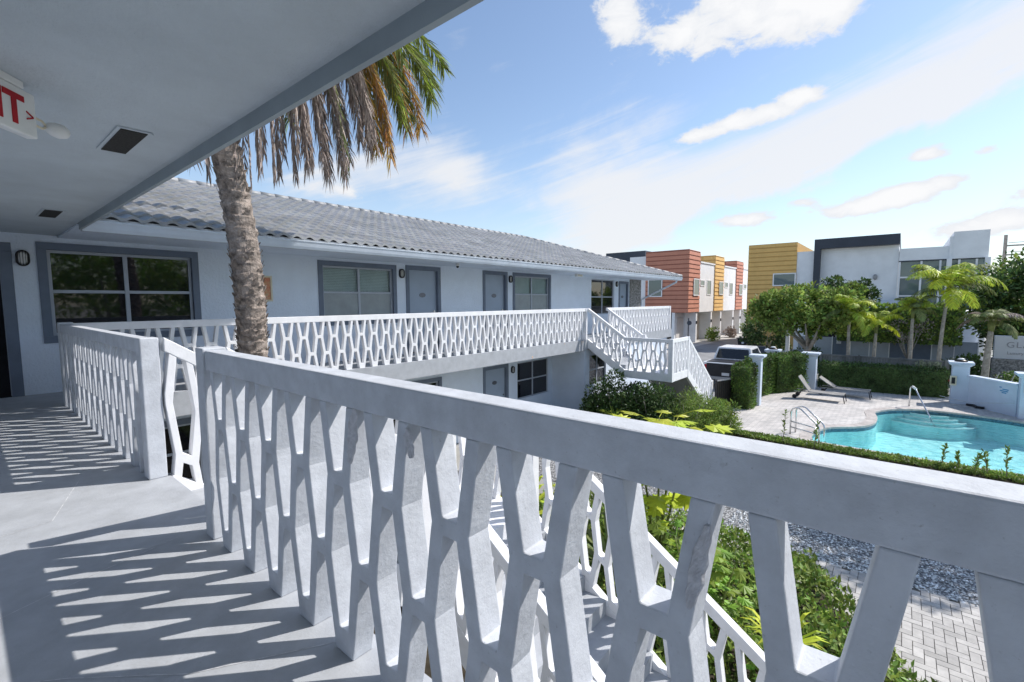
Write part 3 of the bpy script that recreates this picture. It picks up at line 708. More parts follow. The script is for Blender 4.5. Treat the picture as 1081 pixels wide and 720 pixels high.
lows=[('w4',12.5,14.36,-2.06,-.75,'dark'),('d',10.75,12.0,G+.02,-.72),('w',7.0,9.0,-2.1,-.78,'dark'),('d',5.2,6.4,G+.02,-.72),('w',1.9,3.9,-2.1,-.75,'dark')]
def hole(u): 
    if u[0] in ('d','open'): return (u[1]+.1,u[2]-.1,u[3],u[4]-.1)
    if u[0]=='w4': return (u[1],u[2],u[3],u[4])
    return (u[1]+.1,u[2]-.1,u[3]+.1,u[4]-.1)
mb=MB(); wall_y(mb,WY,WY+.2,-.6,22.3,0.0,2.42,[hole(u) for u in ups]); mb.box((22.3,WY,0),(22.31,18.9,2.42))
mb.box((-.8,-4,G),(-.602,10.4,2.6)); mb.box((-.6,WY,2.42),(1.13,WY+.2,2.45))
mb.build('wall',M['stucco'],B)
mb=MB(); wall_y(mb,WY,WY+.2,-.6,14.6,G,-.392,[hole(u) for u in lows]); mb.box((14.6,8.76,G),(14.8,WY+.2,-.392))
wall_y(mb,8.76,8.96,14.8,22.3,G,-.392,[(14.95,16.2,-1.75,-.6)]); mb.box((22.1,8.96,G),(22.3,18.9,-.392))
mb.build('lower_wall',M['stucco'],B)
for u in ups+lows:
    if u[0]=='w': window(B,WY,*u[1:5],mode=u[5],split=.52)
    elif u[0]=='w4': window(B,WY,*u[1:5],mode=u[5],trim=False,split=.5)
    elif u[0]=='open':
        mb=MB(); ring(mb,u[1],u[2],u[3],u[4],.13,WY-.022,WY+.19,bottom=False); mb.build('door_trim',M['trim'],B,bevel=.004)
    else: door(B,WY,*u[1:5])
window(B,8.76,14.95,16.2,-1.75,-.6,mode='dark',trim=False)
MB().box((-.6,WY+1.2,G),(22,WY+1.25,2.4)).build('dark_room_sheet',M['dark'],B)  # near-black sheet added behind the openings; its colour stands in for unlit rooms
MB().box((21.12,WY-.05,0.0),(22.33,WY-.002,2.418)).build('stone_veneer',M['stone'],B)
# ceilings, soffit, fascia
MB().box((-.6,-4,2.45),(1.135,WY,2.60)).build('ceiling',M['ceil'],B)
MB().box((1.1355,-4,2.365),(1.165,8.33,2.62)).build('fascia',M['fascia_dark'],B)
MB().box((1.1355,8.475,2.42),(22.98,WY-.001,2.449)).build('soffit',M['stucco'],B)
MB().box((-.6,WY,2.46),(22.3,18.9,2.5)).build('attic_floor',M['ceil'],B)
mb=MB(); mb.hexa([(1.30,-4,2.60),(1.30,8.4,2.60),(-5,8.4,4.7),(-5,-4,4.7),(1.30,-4,2.66),(1.30,8.4,2.66),(-5,8.4,4.76),(-5,-4,4.76)]); mb.build('near_roof',M['tile'],B)
# gutter
prof=[(8.47,2.355),(8.36,2.355),(8.34,2.40),(8.325,2.46),(8.31,2.49),(8.31,2.505),(8.47,2.505)]
mb=MB(); mb.extr([(1.17,a,b) for a,b in prof],(21.85,0,0)); mb.build('gutter',M['fascia'],B,bevel=.003)
MB().box((1.17,8.42,2.507),(22.98,8.50,2.545)).build('drip_edge',M['white'],B)
MB().tube([(22.45,8.40,2.36),(22.45,8.42,2.27),(22.40,8.62,2.16),(22.3,10.10,1.45),(22.36,10.14,1.2),(22.36,10.14,-2.8)],.045,10).build('downspout',M['fascia'],B)
# tiled roof
sl=.333; ey=8.36; ez=2.545; RX=22.98; ry=13.8; mb=MB(); nu=8; tp=.232; cr=.34
nrow=int((ry-ey)/cr)+1; x_0=-1.6; ncol=int((RX-x_0)/tp*nu)
for j in range(nrow):
    ya,yb=ey+j*cr,ey+(j+1)*cr+.02; base=len(mb.v); rnd=random.Random(j)
    vs=[];
    for i in range(ncol+1):
        x=x_0+i*tp/nu; ph=(i%nu)/nu; tid=i//nu; rr=random.Random(j*1000+tid).uniform(-.004,.004)
        prof_=.034*max(0,math.sin(math.pi*min(1,ph/.62))) if ph<.62 else -.012*math.sin(math.pi*(ph-.62)/.38)
        vs.append((x,ya,ez+sl*(ya-ey)+prof_+.040+rr)); vs.append((x,yb,ez+sl*(yb-ey)+prof_*.9+rr*.5)); vs.append((x,ya+.001,ez+sl*(ya-ey)+prof_-.005))
    fs=[]
    for i in range(ncol):
        xm=x_0+(i+.5)*tp/nu
        if xm>RX-(ya-ey): continue
        a=i*3; fs.append((a,a+3,a+4,a+1)); fs.append((a+2,a+5,a+3,a))
    mb.add(vs,fs)
mb.build('tiled_roof',M['tile'],B)
mb=MB()
k=0
p0=Vector((RX,ey,ez+.05)); p1=Vector((RX-(ry-ey),ry,ez+sl*(ry-ey)+.05)); nn_=22
for i in range(nn_):
    a=p0.lerp(p1,i/nn_); b=p0.lerp(p1,(i+1.15)/nn_); mb.tube([a-ZZ*.03,b-ZZ*.035],[.085,.08],8)
a0=Vector((x_0,ry,ez+sl*(ry-ey)+.04)); nn_=50
for i in range(nn_):
    a=a0.lerp(p1,i/nn_); b=a0.lerp(p1,(i+1.1)/nn_); mb.tube([a-ZZ*.03,b-ZZ*.035],[.09,.085],8)
mb.build('ridge_tile',M['tile'],B,smooth=True)
mb=MB(); mb.hexa([(RX,ey,ez-.03),(RX,19.2,ez-.03),(p1.x,ry+.1,p1.z-.05),(p1.x,ry,p1.z-.05),(RX,ey,ez),(RX,19.2,ez),(p1.x,ry+.1,p1.z-.02),(p1.x,ry,p1.z-.02)]); 
mb.hexa([(x_0,ry,p1.z-.08),(p1.x,ry,p1.z-.08),(RX,19.3,ez-.03),(x_0,19.3,ez-.03),(x_0,ry,p1.z-.05),(p1.x,ry,p1.z-.05),(RX,19.3,ez),(x_0,19.3,ez)])
mb.build('rear_roof',M['tile'],B)
# ceiling vents
for (x0,y0,x1,y1) in ((.70,3.62,.87,4.24),(.715,7.35,.90,8.0)):
    mb=MB().box((x0+.02,y0+.02,2.436),(x1-.02,y1-.02,2.449)); V_=mb.build('vent',M['ventgray'],B)
    mb=MB(); 
    mb.box((x0,y0,2.441),(x1,y0+.02,2.4495)); mb.box((x0,y1-.02,2.441),(x1,y1,2.4495)); mb.box((x0,y0+.02,2.441),(x0+.02,y1-.02,2.4495)); mb.box((x1-.02,y0+.02,2.441),(x1+.01,y1-.02,2.4495)); mb.build('vent_frame',M['ceil'],V_)
# ------------------------------------------------------------------ railings
T=thing('concrete_railing','long white concrete lattice railing in the foreground with chipped and broken members','railing',(.95,.4,0))
WT=[(-9,0),(.083,0),(.3925,-.021),(.702,-.009),(1.63,.009),(2.87,.010),(3.0,.0),(9,0)]
def warp_y(y):
    for (a,b),(c,d_) in zip(WT,WT[1:]):
        if a<=y<=c: return b+(d_-b)*(y-a)/(c-a)
    return 0
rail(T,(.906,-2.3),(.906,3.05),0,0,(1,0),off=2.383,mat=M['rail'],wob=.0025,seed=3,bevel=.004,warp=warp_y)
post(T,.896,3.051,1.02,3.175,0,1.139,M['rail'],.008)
def chip(parent,y0,y1,z0,z1,w,cut,seed=1):
    """rough broken plaster along a member on the inner face"""
    mb=MB(); nu_,nv_=10,34; vs=[]
    N=lambda a,b,c: mnoise.noise(Vector((a,b,c)))
    for j in range(nv_+1):
        v=j/nv_; zc=z0+(z1-z0)*v; yc=y0+(y1-y0)*v; env=(math.sin(math.pi*min(1,max(0,.03+.94*v))))**.6
        wl=env*w*.5*(1+.55*N(v*5,seed,0)); wr=env*w*.5*(1+.55*N(v*5,seed,7))
        for i in range(nu_+1):
            u_=i/nu_; q=-wl+(wl+wr)*u_; edge=i in (0,nu_) or j in (0,nv_)
            d=.0015+.008*abs(N(yc*35+q*45,zc*30,seed))+.004*abs(N(q*160,zc*120,seed+3))
            vs.append((.9062-(0 if edge else d)+(.003 if edge else 0),yc+q,zc+.004*N(q*80,zc*60,seed)))
    fs=[(j*(nu_+1)+i,j*(nu_+1)+i+1,(j+1)*(nu_+1)+i+1,(j+1)*(nu_+1)+i) for j in range(nv_) for i in range(nu_)]
    mb.add(vs,fs); mb.build('broken_patch',M['chip'],parent,smooth=False)
chip(T,1.50,1.545,1.02,.80,.060,0,1); chip(T,1.195,1.180,1.0,.90,.042,0,2); chip(T,.266,.300,.97,.78,.034,0,3)
T2=thing('concrete_railing','shorter white lattice railing beyond the stair opening, ending at the dark window','railing',(.95,6.6,0))
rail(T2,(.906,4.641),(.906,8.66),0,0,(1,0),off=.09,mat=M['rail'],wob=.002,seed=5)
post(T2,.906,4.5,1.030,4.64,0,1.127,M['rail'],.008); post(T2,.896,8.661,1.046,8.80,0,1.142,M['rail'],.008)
T3=thing('concrete_railing','long sunlit white lattice railing along the far upper walkway','railing',(7.8,8.78,0))
rail(T3,(1.047,8.73),(14.60,8.73),0,0,(0,1),off=.12,seed=6,wob=.001)
post(T3,14.601,8.71,14.695,8.85,0,1.128)
M['rust']=pmat('rust_stain',(.50,.30,.16),.85,.3,30,col2=(.75,.62,.50))
mb=MB()
for x_,z0_,z1_,w_ in ((14.30,-.20,-.02,.05),(14.42,-.12,-.02,.03),(13.2,-.10,-.02,.025),(11.4,-.38,-.30,.06)): mb.add([(x_-w_/2,8.697,z1_),(x_+w_/2,8.697,z1_),(x_+w_*.3,8.697,(z0_+z1_)/2),(x_+w_*.1,8.697,z0_),(x_-w_*.25,8.697,(z0_*.8+z1_*.2))],[(0,1,2,3,4)])
tag(mb.build('rust_stain',M['rust']),kind='structure')
T4=thing('concrete_railing','short white lattice railing at the far end of the upper walkway past the stair','railing',(19.4,8.78,0))
rail(T4,(16.25,8.73),(22.5,8.73),0,0,(0,1),off=.12,seed=7,wob=.001)
post(T4,22.501,8.71,22.62,8.85,0,1.128)
def stair(label,O,e1,e2,W,u1,u2,run2,mat,st=1.0,of=-.03):
    t=thing('concrete_staircase',label,'staircase',(*(Vector(O)+Vector(e1)*((u1+u2)/2)+Vector(e2)*W/2),G))
    O=Vector(O);e1=Vector(e1);e2=Vector(e2)
    def pt(u,w): v=O+e1*u+e2*w; return (v.x,v.y)
    def P3(u,w,z): return (*pt(u,w),z)
    n1=e2;n2=-e1; th=.094
    h=.98/6; r=u1/5; poly=[]
    for i in range(5): poly+= [(i*r,-(i+1)*h),((i+1)*r,-(i+1)*h)]
    poly+=[(u1,-1.22),(0,-.40),]
    mb=MB(); mb.extr([P3(a,th+.001,z) for a,z in poly],Vector((*(e2*(W-2*th-.002)),0))); mb.build('upper_steps',M['floor'],t,merge=True)
    mb=MB(); c4=[pt(u1+.001,0),pt(u2,0),pt(u2,W),pt(u1+.001,W)]; 
    if area(c4)<0: c4=c4[::-1]
    mb.prism(c4,-1.24,-.98); mb.build('landing',mat,t,bevel=.005)
    N=12; h2=1.92/N; r2=run2/(N-1); poly=[]
    for i in range(N-1): poly+=[(W+.001+i*r2,-.98-(i+1)*h2),(W+.001+(i+1)*r2,-.98-(i+1)*h2)]
    poly+=[(W+run2,G),(W+run2-.35,G),(W+.001,-1.24)]
    mb=MB(); mb.extr([P3(u1+th+.001,a,z) for a,z in poly],Vector((*(e1*(u2-u1-2*th-.002)),0))); mb.build('lower_steps',M['floor'],t,merge=True)
    def stringer(pa,pb,za,zb,nr,dep=.30):
        pa=Vector(pa);pb=Vector(pb);nr=Vector(nr)*th; q=[pa,pb,pb+nr,pa+nr]; zz=[za,zb,zb,za]
        mb=MB(); mb.hexa([(p.x,p.y,z-dep) for p,z in zip(q,zz)]+[(p.x,p.y,z+.004) for p,z in zip(q,zz)]); mb.build('stringer',mat,t,bevel=.005,merge=True)
    stringer(pt(0,0),pt(u1,0),0,-.98,n1,.37 if st>1 else .30); rail(t,pt(0,0),pt(u1,0),.004,-.976,n1,off=of,mat=mat,seed=1,stretch=st,start=-.06 if st>1 else 0)
    stringer(pt(0,W-th),pt(u1,W-th),0,-.98,n1,.37 if st>1 else .30); rail(t,pt(0,W-th),pt(u1,W-th),.004,-.976,n1,off=.12,mat=mat,seed=2,stretch=st)
    rail(t,pt(u1,0),pt(u2-.13,0),-.98,-.98,n1,off=.09,mat=mat,seed=3)
    rail(t,pt(u2,.13),pt(u2,W-.0),-.98,-.98,n2,off=.11,mat=mat,seed=4)
    stringer(pt(u2,W),pt(u2,W+run2),-.98,-2.88,n2); rail(t,pt(u2,W+.06),pt(u2,W+run2),-.976-.04,-2.876,n2,off=.1,mat=mat,seed=5)
    stringer(pt(u1+th,W),pt(u1+th,W+run2),-.98,-2.88,n2); rail(t,pt(u1+th,W+.06),pt(u1+th,W+run2),-.976-.04,-2.876,n2,off=.1,mat=mat,seed=6)
    def pp(u,w,s,z0,z1):
        a=pt(u-s/2,w-s/2); b=pt(u+s/2,w+s/2); post(t,min(a[0],b[0]),min(a[1],b[1]),max(a[0],b[0]),max(a[1],b[1]),z0,z1,mat)
    pp(u2-.06,.06,.15,-1.24,.155); pp(u2-.047,W+.02,.115,-1.24,.153); pp(u1+.047,W-.03,.115,-1.24,.153)
    pp(u2-.047,W+run2+.03,.12,G,-1.74); pp(u1+.047,W+run2+.03,.12,G,-1.74)
    return t
stair('white concrete staircase turning down from the far upper walkway above the shrubs',(14.70,8.70),(0,-1),(1,0),1.50,1.46,3.12,2.75,M['railfar'])
stair('white concrete staircase going down from the near walkway behind the foreground railing',(1.055,4.57),(1,0),(0,-1),1.42,1.46,3.08,2.75,M['railfar'],1.35,-.045)

# ------------------------------------------------------------------ small fittings
def lamp_y(label,x,y,z,face=-1):
    t=thing('wall_lamp',label,'wall lamp',(x,y,z),'oval wall lamps beside the doors')
    def stadium(a,b,n=10): 
        P_=[]
        for k in range(n+1): an=math.pi*k/n; P_.append((a*math.cos(an),b-a+a*math.sin(an)))
        for k in range(n+1): an=math.pi+math.pi*k/n; P_.append((a*math.cos(an),-(b-a)+a*math.sin(an)))
        return P_
    o=stadium(.075,.12); i_=stadium(.056,.10)
    mb=MB(); k=len(o)
    vs=[(x+a,y-.001,z+c) for a,c in o]+[(x+a,y-.06,z+c) for a,c in o]+[(x+a,y-.06,z+c) for a,c in i_]+[(x+a,y-.02,z+c) for a,c in i_]
    fs=[]
    for l in range(3): fs+=[(l*k+j,l*k+(j+1)%k,(l+1)*k+(j+1)%k,(l+1)*k+j) for j in range(k)]
    mb.add(vs,fs); mb.build('housing',M['black'],t)
    mb=MB(); mb.add([(x+a,y-.02,z+c) for a,c in i_]+[(x+a*.8,y-.055,z+c*.85) for a,c in i_],[tuple(range(k,2*k))]+[(j,(j+1)%k,k+(j+1)%k,k+j) for j in range(k)]); mb.build('lamp_glass',M['whiteplastic'],t,smooth=False)
    mb=MB()
    for q in (-.03,0,.03): mb.box((x+q-.003,y-.066,z-.10),(x+q+.003,y-.0605,z+.10))
    mb.build('guard_bar',M['black'],t)
lamp_y('black ribbed oval wall lamp at the far left beside the open door frame',.73,WY,2.08)
lamp_y('black oval wall lamp between the first blinded window and its door',7.66,WY,2.14)
lamp_y('black oval wall lamp between the second upper door and the second blinded window',12.12,WY,2.14)
lamp_y('black oval wall lamp beside the last upper door near the stone column',19.76,WY,2.16)
lamp_y('black oval wall lamp on the lower storey between the door and the dark window',12.22,WY,-.95)
t=thing('security_camera','small white dome security camera under the far eave between the two blue doors','camera',(8.85,9.3,2.42))
MB().lathe((8.85,9.3,2.34),[(.05,.08),(.055,.03),(.045,.015)],14).build('base',M['whiteplastic'],t,smooth=True)
MB().lathe((8.85,9.3,2.30),[(.004,0),(.03,.012),(.04,.04),(.04,.053)],14).build('lens_dome',M['black'],t,smooth=True)
t=thing('emergency_light','white emergency light box under the far eave before the last window','light fitting',(15.6,9.6,2.42))
MB().box((15.3,9.55,2.32),(15.75,9.65,2.419)).build('housing',M['whiteplastic'],t,bevel=.01)
MB().box((15.38,9.54,2.345),(15.66,9.5499,2.39)).build('diffuser',M['beige'],t)
# exit sign, hung from the near ceiling, turned
d=Vector((.63,.777,0)).normalized(); nn=Vector((d.y,-d.x,0)); c0=Vector((.34,3.46,0))
c0=Vector((.312,3.335,0))
t=thing('exit_sign','white hanging EXIT sign with red letters and a small right arrow under the near ceiling','exit sign',(.2,3.3,2.45))
def brd(mb,s0,s1,n0,n1,z0,z1):
    q=[c0+d*s0+nn*n0,c0+d*s1+nn*n0,c0+d*s1+nn*n1,c0+d*s0+nn*n1]; mb.hexa([(p.x,p.y,z0) for p in q]+[(p.x,p.y,z1) for p in q]); return mb
brd(MB(),-.50,0,-.025,.025,2.205,2.415).build('housing',M['whiteplastic'],t,bevel=.008,merge=True)
brd(MB(),-.36,-.07,-.03,.03,2.416,2.4495).build('canopy',M['whiteplastic'],t,bevel=.004,merge=True)
o_=c0+d*-.075+nn*.0265; text_mesh('exit_letters','EXIT',.19,(o_.x,o_.y,2.245),d,(0,0,1),M['red'],t,.002,align='RIGHT',spacing=1.0,bold=.005)
o_=c0+d*-.068+nn*.0265; text_mesh('arrow','>',.085,(o_.x,o_.y,2.27),d,(0,0,1),M['red'],t,.002)
h0=c0+d*.0
mb=MB()
for q in (-.018,.018): mb.tube([h0+ZZ*(2.30+q),h0+d*.07+ZZ*(2.30+q),h0+d*.10+ZZ*2.30],.006,6)
mb.build('bracket',M['beige'],t)
hd=d*.8+nn*.2; a=h0+d*.09+ZZ*2.30
MB().tube([a,a+hd*.02,a+hd*.05,a+hd*.09,a+hd*.125,a+hd*.13],[.012,.026,.036,.038,.028,.008],14).build('lamp_head',M['whiteplastic'],t,smooth=True)
# framed picture
t=thing('framed_picture','small cream framed red picture on the wall behind the palm trunk','picture',(4.21,WY,1.7))
mb=MB(); ring(mb,4.10,4.34,1.42,1.95,.035,WY-.03,WY-.001); mb.build('frame',M['beige'],t,bevel=.004)
M['art']=pmat('painted_print',(.42,.10,.06),.6,.6,16,col2=(.62,.45,.25))
MB().box((4.135,WY-.012,1.455),(4.305,WY-.002,1.915)).build('print',M['art'],t)
# ================================================================== TOWNHOUSES AND MODERN BUILDING
def siding_mb(axis,fixed,a0,a1,z0,z1,pitch,out):
    """horizontal boards proud of a wall; axis 'x': wall is x=fixed facing -X spanning y; 'y': facing -Y"""
    mb=MB(); z=z0; 
    while z<z1-.05:
        zt=min(z+pitch*.78,z1)
        if axis=='x': mb.hexa([(fixed-out,a0,z),(fixed-.002,a0,z),(fixed-.002,a1,z),(fixed-out,a1,z),(fixed-out*.35,a0,zt),(fixed-.002,a0,zt),(fixed-.002,a1,zt),(fixed-out*.35,a1,zt)])
        else: mb.hexa([(a0,fixed-out,z),(a1,fixed-out,z),(a1,fixed-.002,z),(a0,fixed-.002,z),(a0,fixed-out*.35,zt),(a1,fixed-out*.35,zt),(a1,fixed-.002,zt),(a0,fixed-.002,zt)])
        z+=pitch
    return mb
def win_far(parent,axis,fixed,a0,a1,z0,z1,mull=0,fr=.09):
    mb=MB()
    def bx(p0,p1,q0,q1,o0,o1):
        if axis=='x': mb.box((fixed-o1,p0,q0),(fixed-o0,p1,q1))
        else: mb.box((p0,fixed-o1,q0),(p1,fixed-o0,q1))
    bx(a0,a1,z1-fr,z1,.002,.035);bx(a0,a1,z0,z0+fr,.002,.05);bx(a0,a0+fr,z0+fr,z1-fr,.002,.035);bx(a1-fr,a1,z0+fr,z1-fr,.002,.035)
    W=mb.build('window',M['white'],parent)
    mb=MB(); 
    if axis=='x': mb.box((fixed-.012,a0+fr,z0+fr),(fixed-.004,a1-fr,z1-fr))
    else: mb.box((a0+fr,fixed-.012,z0+fr),(a1-fr,fixed-.004,z1-fr))
    mb.build('pane',M['glassblue'],W); return W
YF=16.0; YG=17.2; ZO=.18
def garage_bits(t,x0,x1):
    MB().box((x0,YG,G),(x1,YG+.3,ZO-.001)).build('ground_floor_wall',M['white'],t)
    MB().box((x0+.35,YG-.06,G+.02),(x1-1.15,YG-.002,ZO-.55)).build('garage_door',M['garage'],t)
    MB().box((x1-.7,YF+.05,G),(x1-.3,YG-.001,ZO-.001)).build('pillar',M['white'],t)
    MB().box((x1-.69,YF-.05,-1.0),(x1-.55,YF+.049,-.7)).build('wall_light',M['black'],t)
units=[('townhouse','end townhouse clad in terracotta boards on its tall corner, seen past the far roof',45.7,49.1,6.30,'redside','redside2',[(47.1,48.7,1.85,3.55)]),
 ('townhouse','white townhouse section between the terracotta corner and the ochre tower',49.1,53.9,5.22,None,None,[(49.3,50.6,2.85,3.5),(51.4,52.8,1.95,3.55)]),
 ('townhouse','townhouse with a narrow sunlit ochre yellow tower in the middle of the row',53.9,57.4,6.30,'yelside','yelside2',[(55.5,57.0,2.0,3.5)]),
 ('townhouse','white townhouse section between the ochre tower and the second terracotta tower',57.4,62.5,5.25,None,None,[(57.9,59.1,2.85,3.5),(59.8,61.2,2.0,3.5)]),
 ('townhouse','second and more distant terracotta tower of the townhouse row',62.5,65.8,6.25,'redside','redside2',[(63.9,65.4,2.0,3.4)]),
 ('townhouse','farthest white townhouse section at the end of the alley row',65.8,76,5.4,None,None,[(66.3,67.6,2.8,3.5),(68.2,69.6,2.0,3.5)])]
for nm,lb,x0,x1,zt,sm,sm2,wins in units:
    t=thing(nm,lb,'townhouse',((x0+x1)/2,YF+3,G),'townhouses along the alley')
    MB().box((x0+.001,YF,ZO),(x1-.001,YF+ (12 if x0>46 else 4.3),zt)).build('wall',M['white'] if not sm else M[sm2],t)
    if sm:
        siding_mb('y',YF,x0,x1,ZO+.05,zt,.43,.055).build('siding',M[sm],t)
        siding_mb('x',x0,YF-.1,YF+(4.3 if x0<46 else 1.2),ZO+.05,zt,.43,.055).build('siding',M[sm],t)
    else: MB().box((x0,YF-.08,zt-.02),(x1,YF+.2,zt+.12)).build('parapet',M['white'],t)
    for a0,a1,z0,z1 in wins: win_far(t,'y',YF-(.08 if sm else 0),a0,a1,z0,z1)
    if x0<46: win_far(t,'x',x0-.08,18.5,20.0,1.75,3.6)
    if x1-x0>3: garage_bits(t,x0,x1 if x1<70 else 70.5)
t=thing('townhouse','plain white house wall with a charcoal roof block rising behind the far tiled roof','townhouse',(50,25,G))
MB().box((46.0,20.31,G),(58,22.2,5.9)).build('wall',M['white'],t)
MB().box((50,22.3,4),(60,27.2,6.95)).build('roof_block',M['charcoal'],t)
t=thing('townhouse','big ochre clad house with horizontal boards right of the alley behind the leafy tree','townhouse',(50,9,G))
MB().box((46.5,7.1,G),(60,10.9,6.28)).build('wall',M['yelside2'],t)
siding_mb('x',46.5,7.1,10.9,-.4,6.3,.40,.055).build('siding',M['yelside'],t)
win_far(t,'x',46.4,7.1,8.85,2.6,3.7)
MB().box((46.52,5.84,G),(60,7.098,5.45)).build('side_wall',M['white'],t)
t=thing('modern_house','modern white house with a charcoal frame, tall glazing and a stepped parapet','house',(50,1,G))
MB().box((46.9,.38,G),(60,5.83,5.62)).build('wall',M['white'],t)
mb=MB().box((46.2,.36,5.58),(60,5.84,6.36)); mb.box((46.2,5.42,-.2),(60,5.84,5.58)); mb.build('charcoal_frame',M['charcoal'],t)
mb=MB().box((46.7,-2.43,4.32),(60,.36,5.23)); mb.box((46.6,-4.45,4.30),(60,-2.62,6.22)); mb.box((46.62,-2.619,4.31),(60,-2.431,5.9)); mb.build('parapet',M['white'],t)
mb=MB().box((46.7,-4.45,4.24),(47.1,.36,4.32)); mb.build('window_head',M['charcoal'],t)
mb=MB()
for y in (.30,-.95,-2.0,-3.0,-3.9): mb.box((46.72,y-.06,.6),(46.84,y+.06,4.24))
mb.box((46.73,-4.4,3.0),(46.83,.3,3.12)); mb.box((46.73,-4.4,1.6),(46.83,.3,1.7))
mb.build('mullion',M['white'],t)
MB().box((46.86,-4.4,.6),(46.9,.3,4.24)).build('glazing',M['glassblue'],t)
for y in (-2.45,-4.42): MB().box((46.3,y-.14,G),(46.6,y+.14,4.3)).build('column',M['white'],t)
MB().box((46.35,.0,.35),(46.5,3.2,1.35)).build('balcony_front',M['bluewall'],t)
MB().box((46.2,-4.6,.28),(60,5.5,.5)).build('floor_band',M['white'],t)
MB().box((46.9,-4.4,G),(60,.37,.28)).build('lower_wall',M['bluewall'],t)
MB().box((46.895,-.6,G),(46.9,5.3,.0)).build('shaded_opening',M['dark'],t)
mb=MB().lathe((46.8,1.75,2.95),[(.08,0),(.14,.12),(.14,.3),(.06,.42)],10); mb.build('wall_light',M['chrome'],t)
# grey panel fence/gates behind the palms
t=thing('panel_fence','grey panelled fence and dark gates under the clipped greenery behind the palms','fence',(36,1,G))
for i in range(9):
    y0=5.2-i*.95; MB().box((36,y0-.9,G),(36.06,y0,-1.0)).build('panel',M['trim'] if i in (2,5,6) else M['wframe'],t)
for i in range(10): MB().box((35.97,5.2-i*.95,G),(36.09,5.25-i*.95,-.95)).build('fence_post',M['white'],t)
MB().box((35.94,3.1,-1.4),(35.965,2.85,-1.0)).build('notice',M['signwhite'],t)
# wooden fence behind low hedge
t=thing('wooden_fence','weathered grey wooden fence behind the low pool hedge','fence',(28.6,.6,G))
mb=MB()
for i in range(46): y=3.05-i*.105; mb.box((28.6,y-.098,G),(28.63,y,-1.40+.012*math.sin(i*2.1)))
mb.build('pickets',M['greyfence'],t)
MB().box((28.56,-1.8,-1.46),(28.599,3.05,-1.38)).build('top_rail',M['greyfence'],t)
for i in range(4): MB().box((28.5,3.05-i*1.58,G),(28.558,3.13-i*1.58,-1.33)).build('fence_post',M['greyfence'],t)
# tall ivy / hedge wall
hedge('hedge','tall bright green climbing hedge behind the palms and above the grey fence',35.5,2.9,35.5,-2.5,-1.15,.95,150,.20,.12,'leaf',ang=.8,group=None)
# ================================================================== POOL SURROUND
def pillar(label,x,y,s,zt,dome=True,rot=0,grp='pale blue masonry pillars round the pool'):
    t=thing('masonry_pillar',label,'pillar',(x,y,G),grp)
    MB().box((x-s/2,y-s/2,G),(x+s/2,y+s/2,zt-.17)).build('shaft',M['bluewall'],t,bevel=.01)
    mb=MB(); e=s/2
    mb.hexa([(x-e-.02,y-e-.02,zt-.169),(x+e+.02,y-e-.02,zt-.169),(x+e+.02,y+e+.02,zt-.169),(x-e-.02,y+e+.02,zt-.169),(x-e-.12,y-e-.12,zt-.08),(x+e+.12,y-e-.12,zt-.08),(x+e+.12,y+e+.12,zt-.08),(x-e-.12,y+e+.12,zt-.08)])
    mb.box((x-e-.12,y-e-.12,zt-.079),(x+e+.12,y+e+.12,zt)); mb.build('cap',M['bluewall'],t,bevel=.008)
    if dome:
        l=MB().lathe((x,y,zt),[(.20,.0),(.21,.02),(.17,.06),(.08,.10),(.02,.11)],14).build('lamp',M['bronze'],t,smooth=True)
        MB().lathe((x,y,zt+.005),[(.125,.085),(.10,.12),(.04,.14)],12).build('lamp_lens',M['whiteplastic'],l,smooth=True)
    return t
pillar('pale blue pillar beside the dark gate, between two clipped hedges',20.95,4.42,.32,-.82,False)
pillar('pale blue pillar with a low dome lamp behind the leftmost wide hedge',25.7,4.75,.42,-1.02)
pillar('pale blue pillar at the corner behind the loungers where the low hedge starts',26.35,3.25,.5,-1.13,False)
P3_=pillar('pale blue pillar with a dome lamp and a beige box at the end of the low wall',26.45,-1.98,.52,-1.17)
P4_=pillar('pale blue pillar at the right picture edge with a red sign',24.45,-3.62,.45,-1.25,False)
t=thing('call_box','beige poolside wall box fixed to the pillar left of the low wall','wall box',(26.16,-1.75,-2.1))
MB().box((26.09,-1.87,-2.13),(26.188,-1.66,-1.74)).build('housing',M['beige'],t,bevel=.012)
MB().box((26.078,-1.82,-2.06),(26.0899,-1.71,-1.80)).build('handset',M['black'],t,bevel=.005)
MB().tube([(26.12,-1.655,-1.95),(26.12,-1.62,-1.95)],.03,8).build('lever',M['red'],t)
wa=Vector((26.3,-2.28,0)); wb=Vector((24.62,-3.45,0)); wd=(wb-wa).normalized(); wn=Vector((-wd.y,wd.x,0))*.1
t=thing('low_wall','low pale blue garden wall with a capped top between the two right pillars','wall',((wa+wb)/2)+ZZ*G)
mb=MB(); mb.hexa([(*(wa-wn).xy,G),(*(wb-wn).xy,G),(*(wb+wn).xy,G),(*(wa+wn).xy,G),(*(wa-wn).xy,-1.76),(*(wb-wn).xy,-1.76),(*(wb+wn).xy,-1.76),(*(wa+wn).xy,-1.76)]); mb.build('wall',M['bluewall'],t)
wm=wn*1.5; mb=MB(); mb.hexa([(*(wa-wm).xy,-1.758),(*(wb-wm).xy,-1.758),(*(wb+wm).xy,-1.758),(*(wa+wm).xy,-1.758),(*(wa-wm).xy,-1.68),(*(wb-wm).xy,-1.68),(*(wb+wm).xy,-1.68),(*(wa+wm).xy,-1.68)]); mb.build('coping',M['bluewall'],t,bevel=.01)
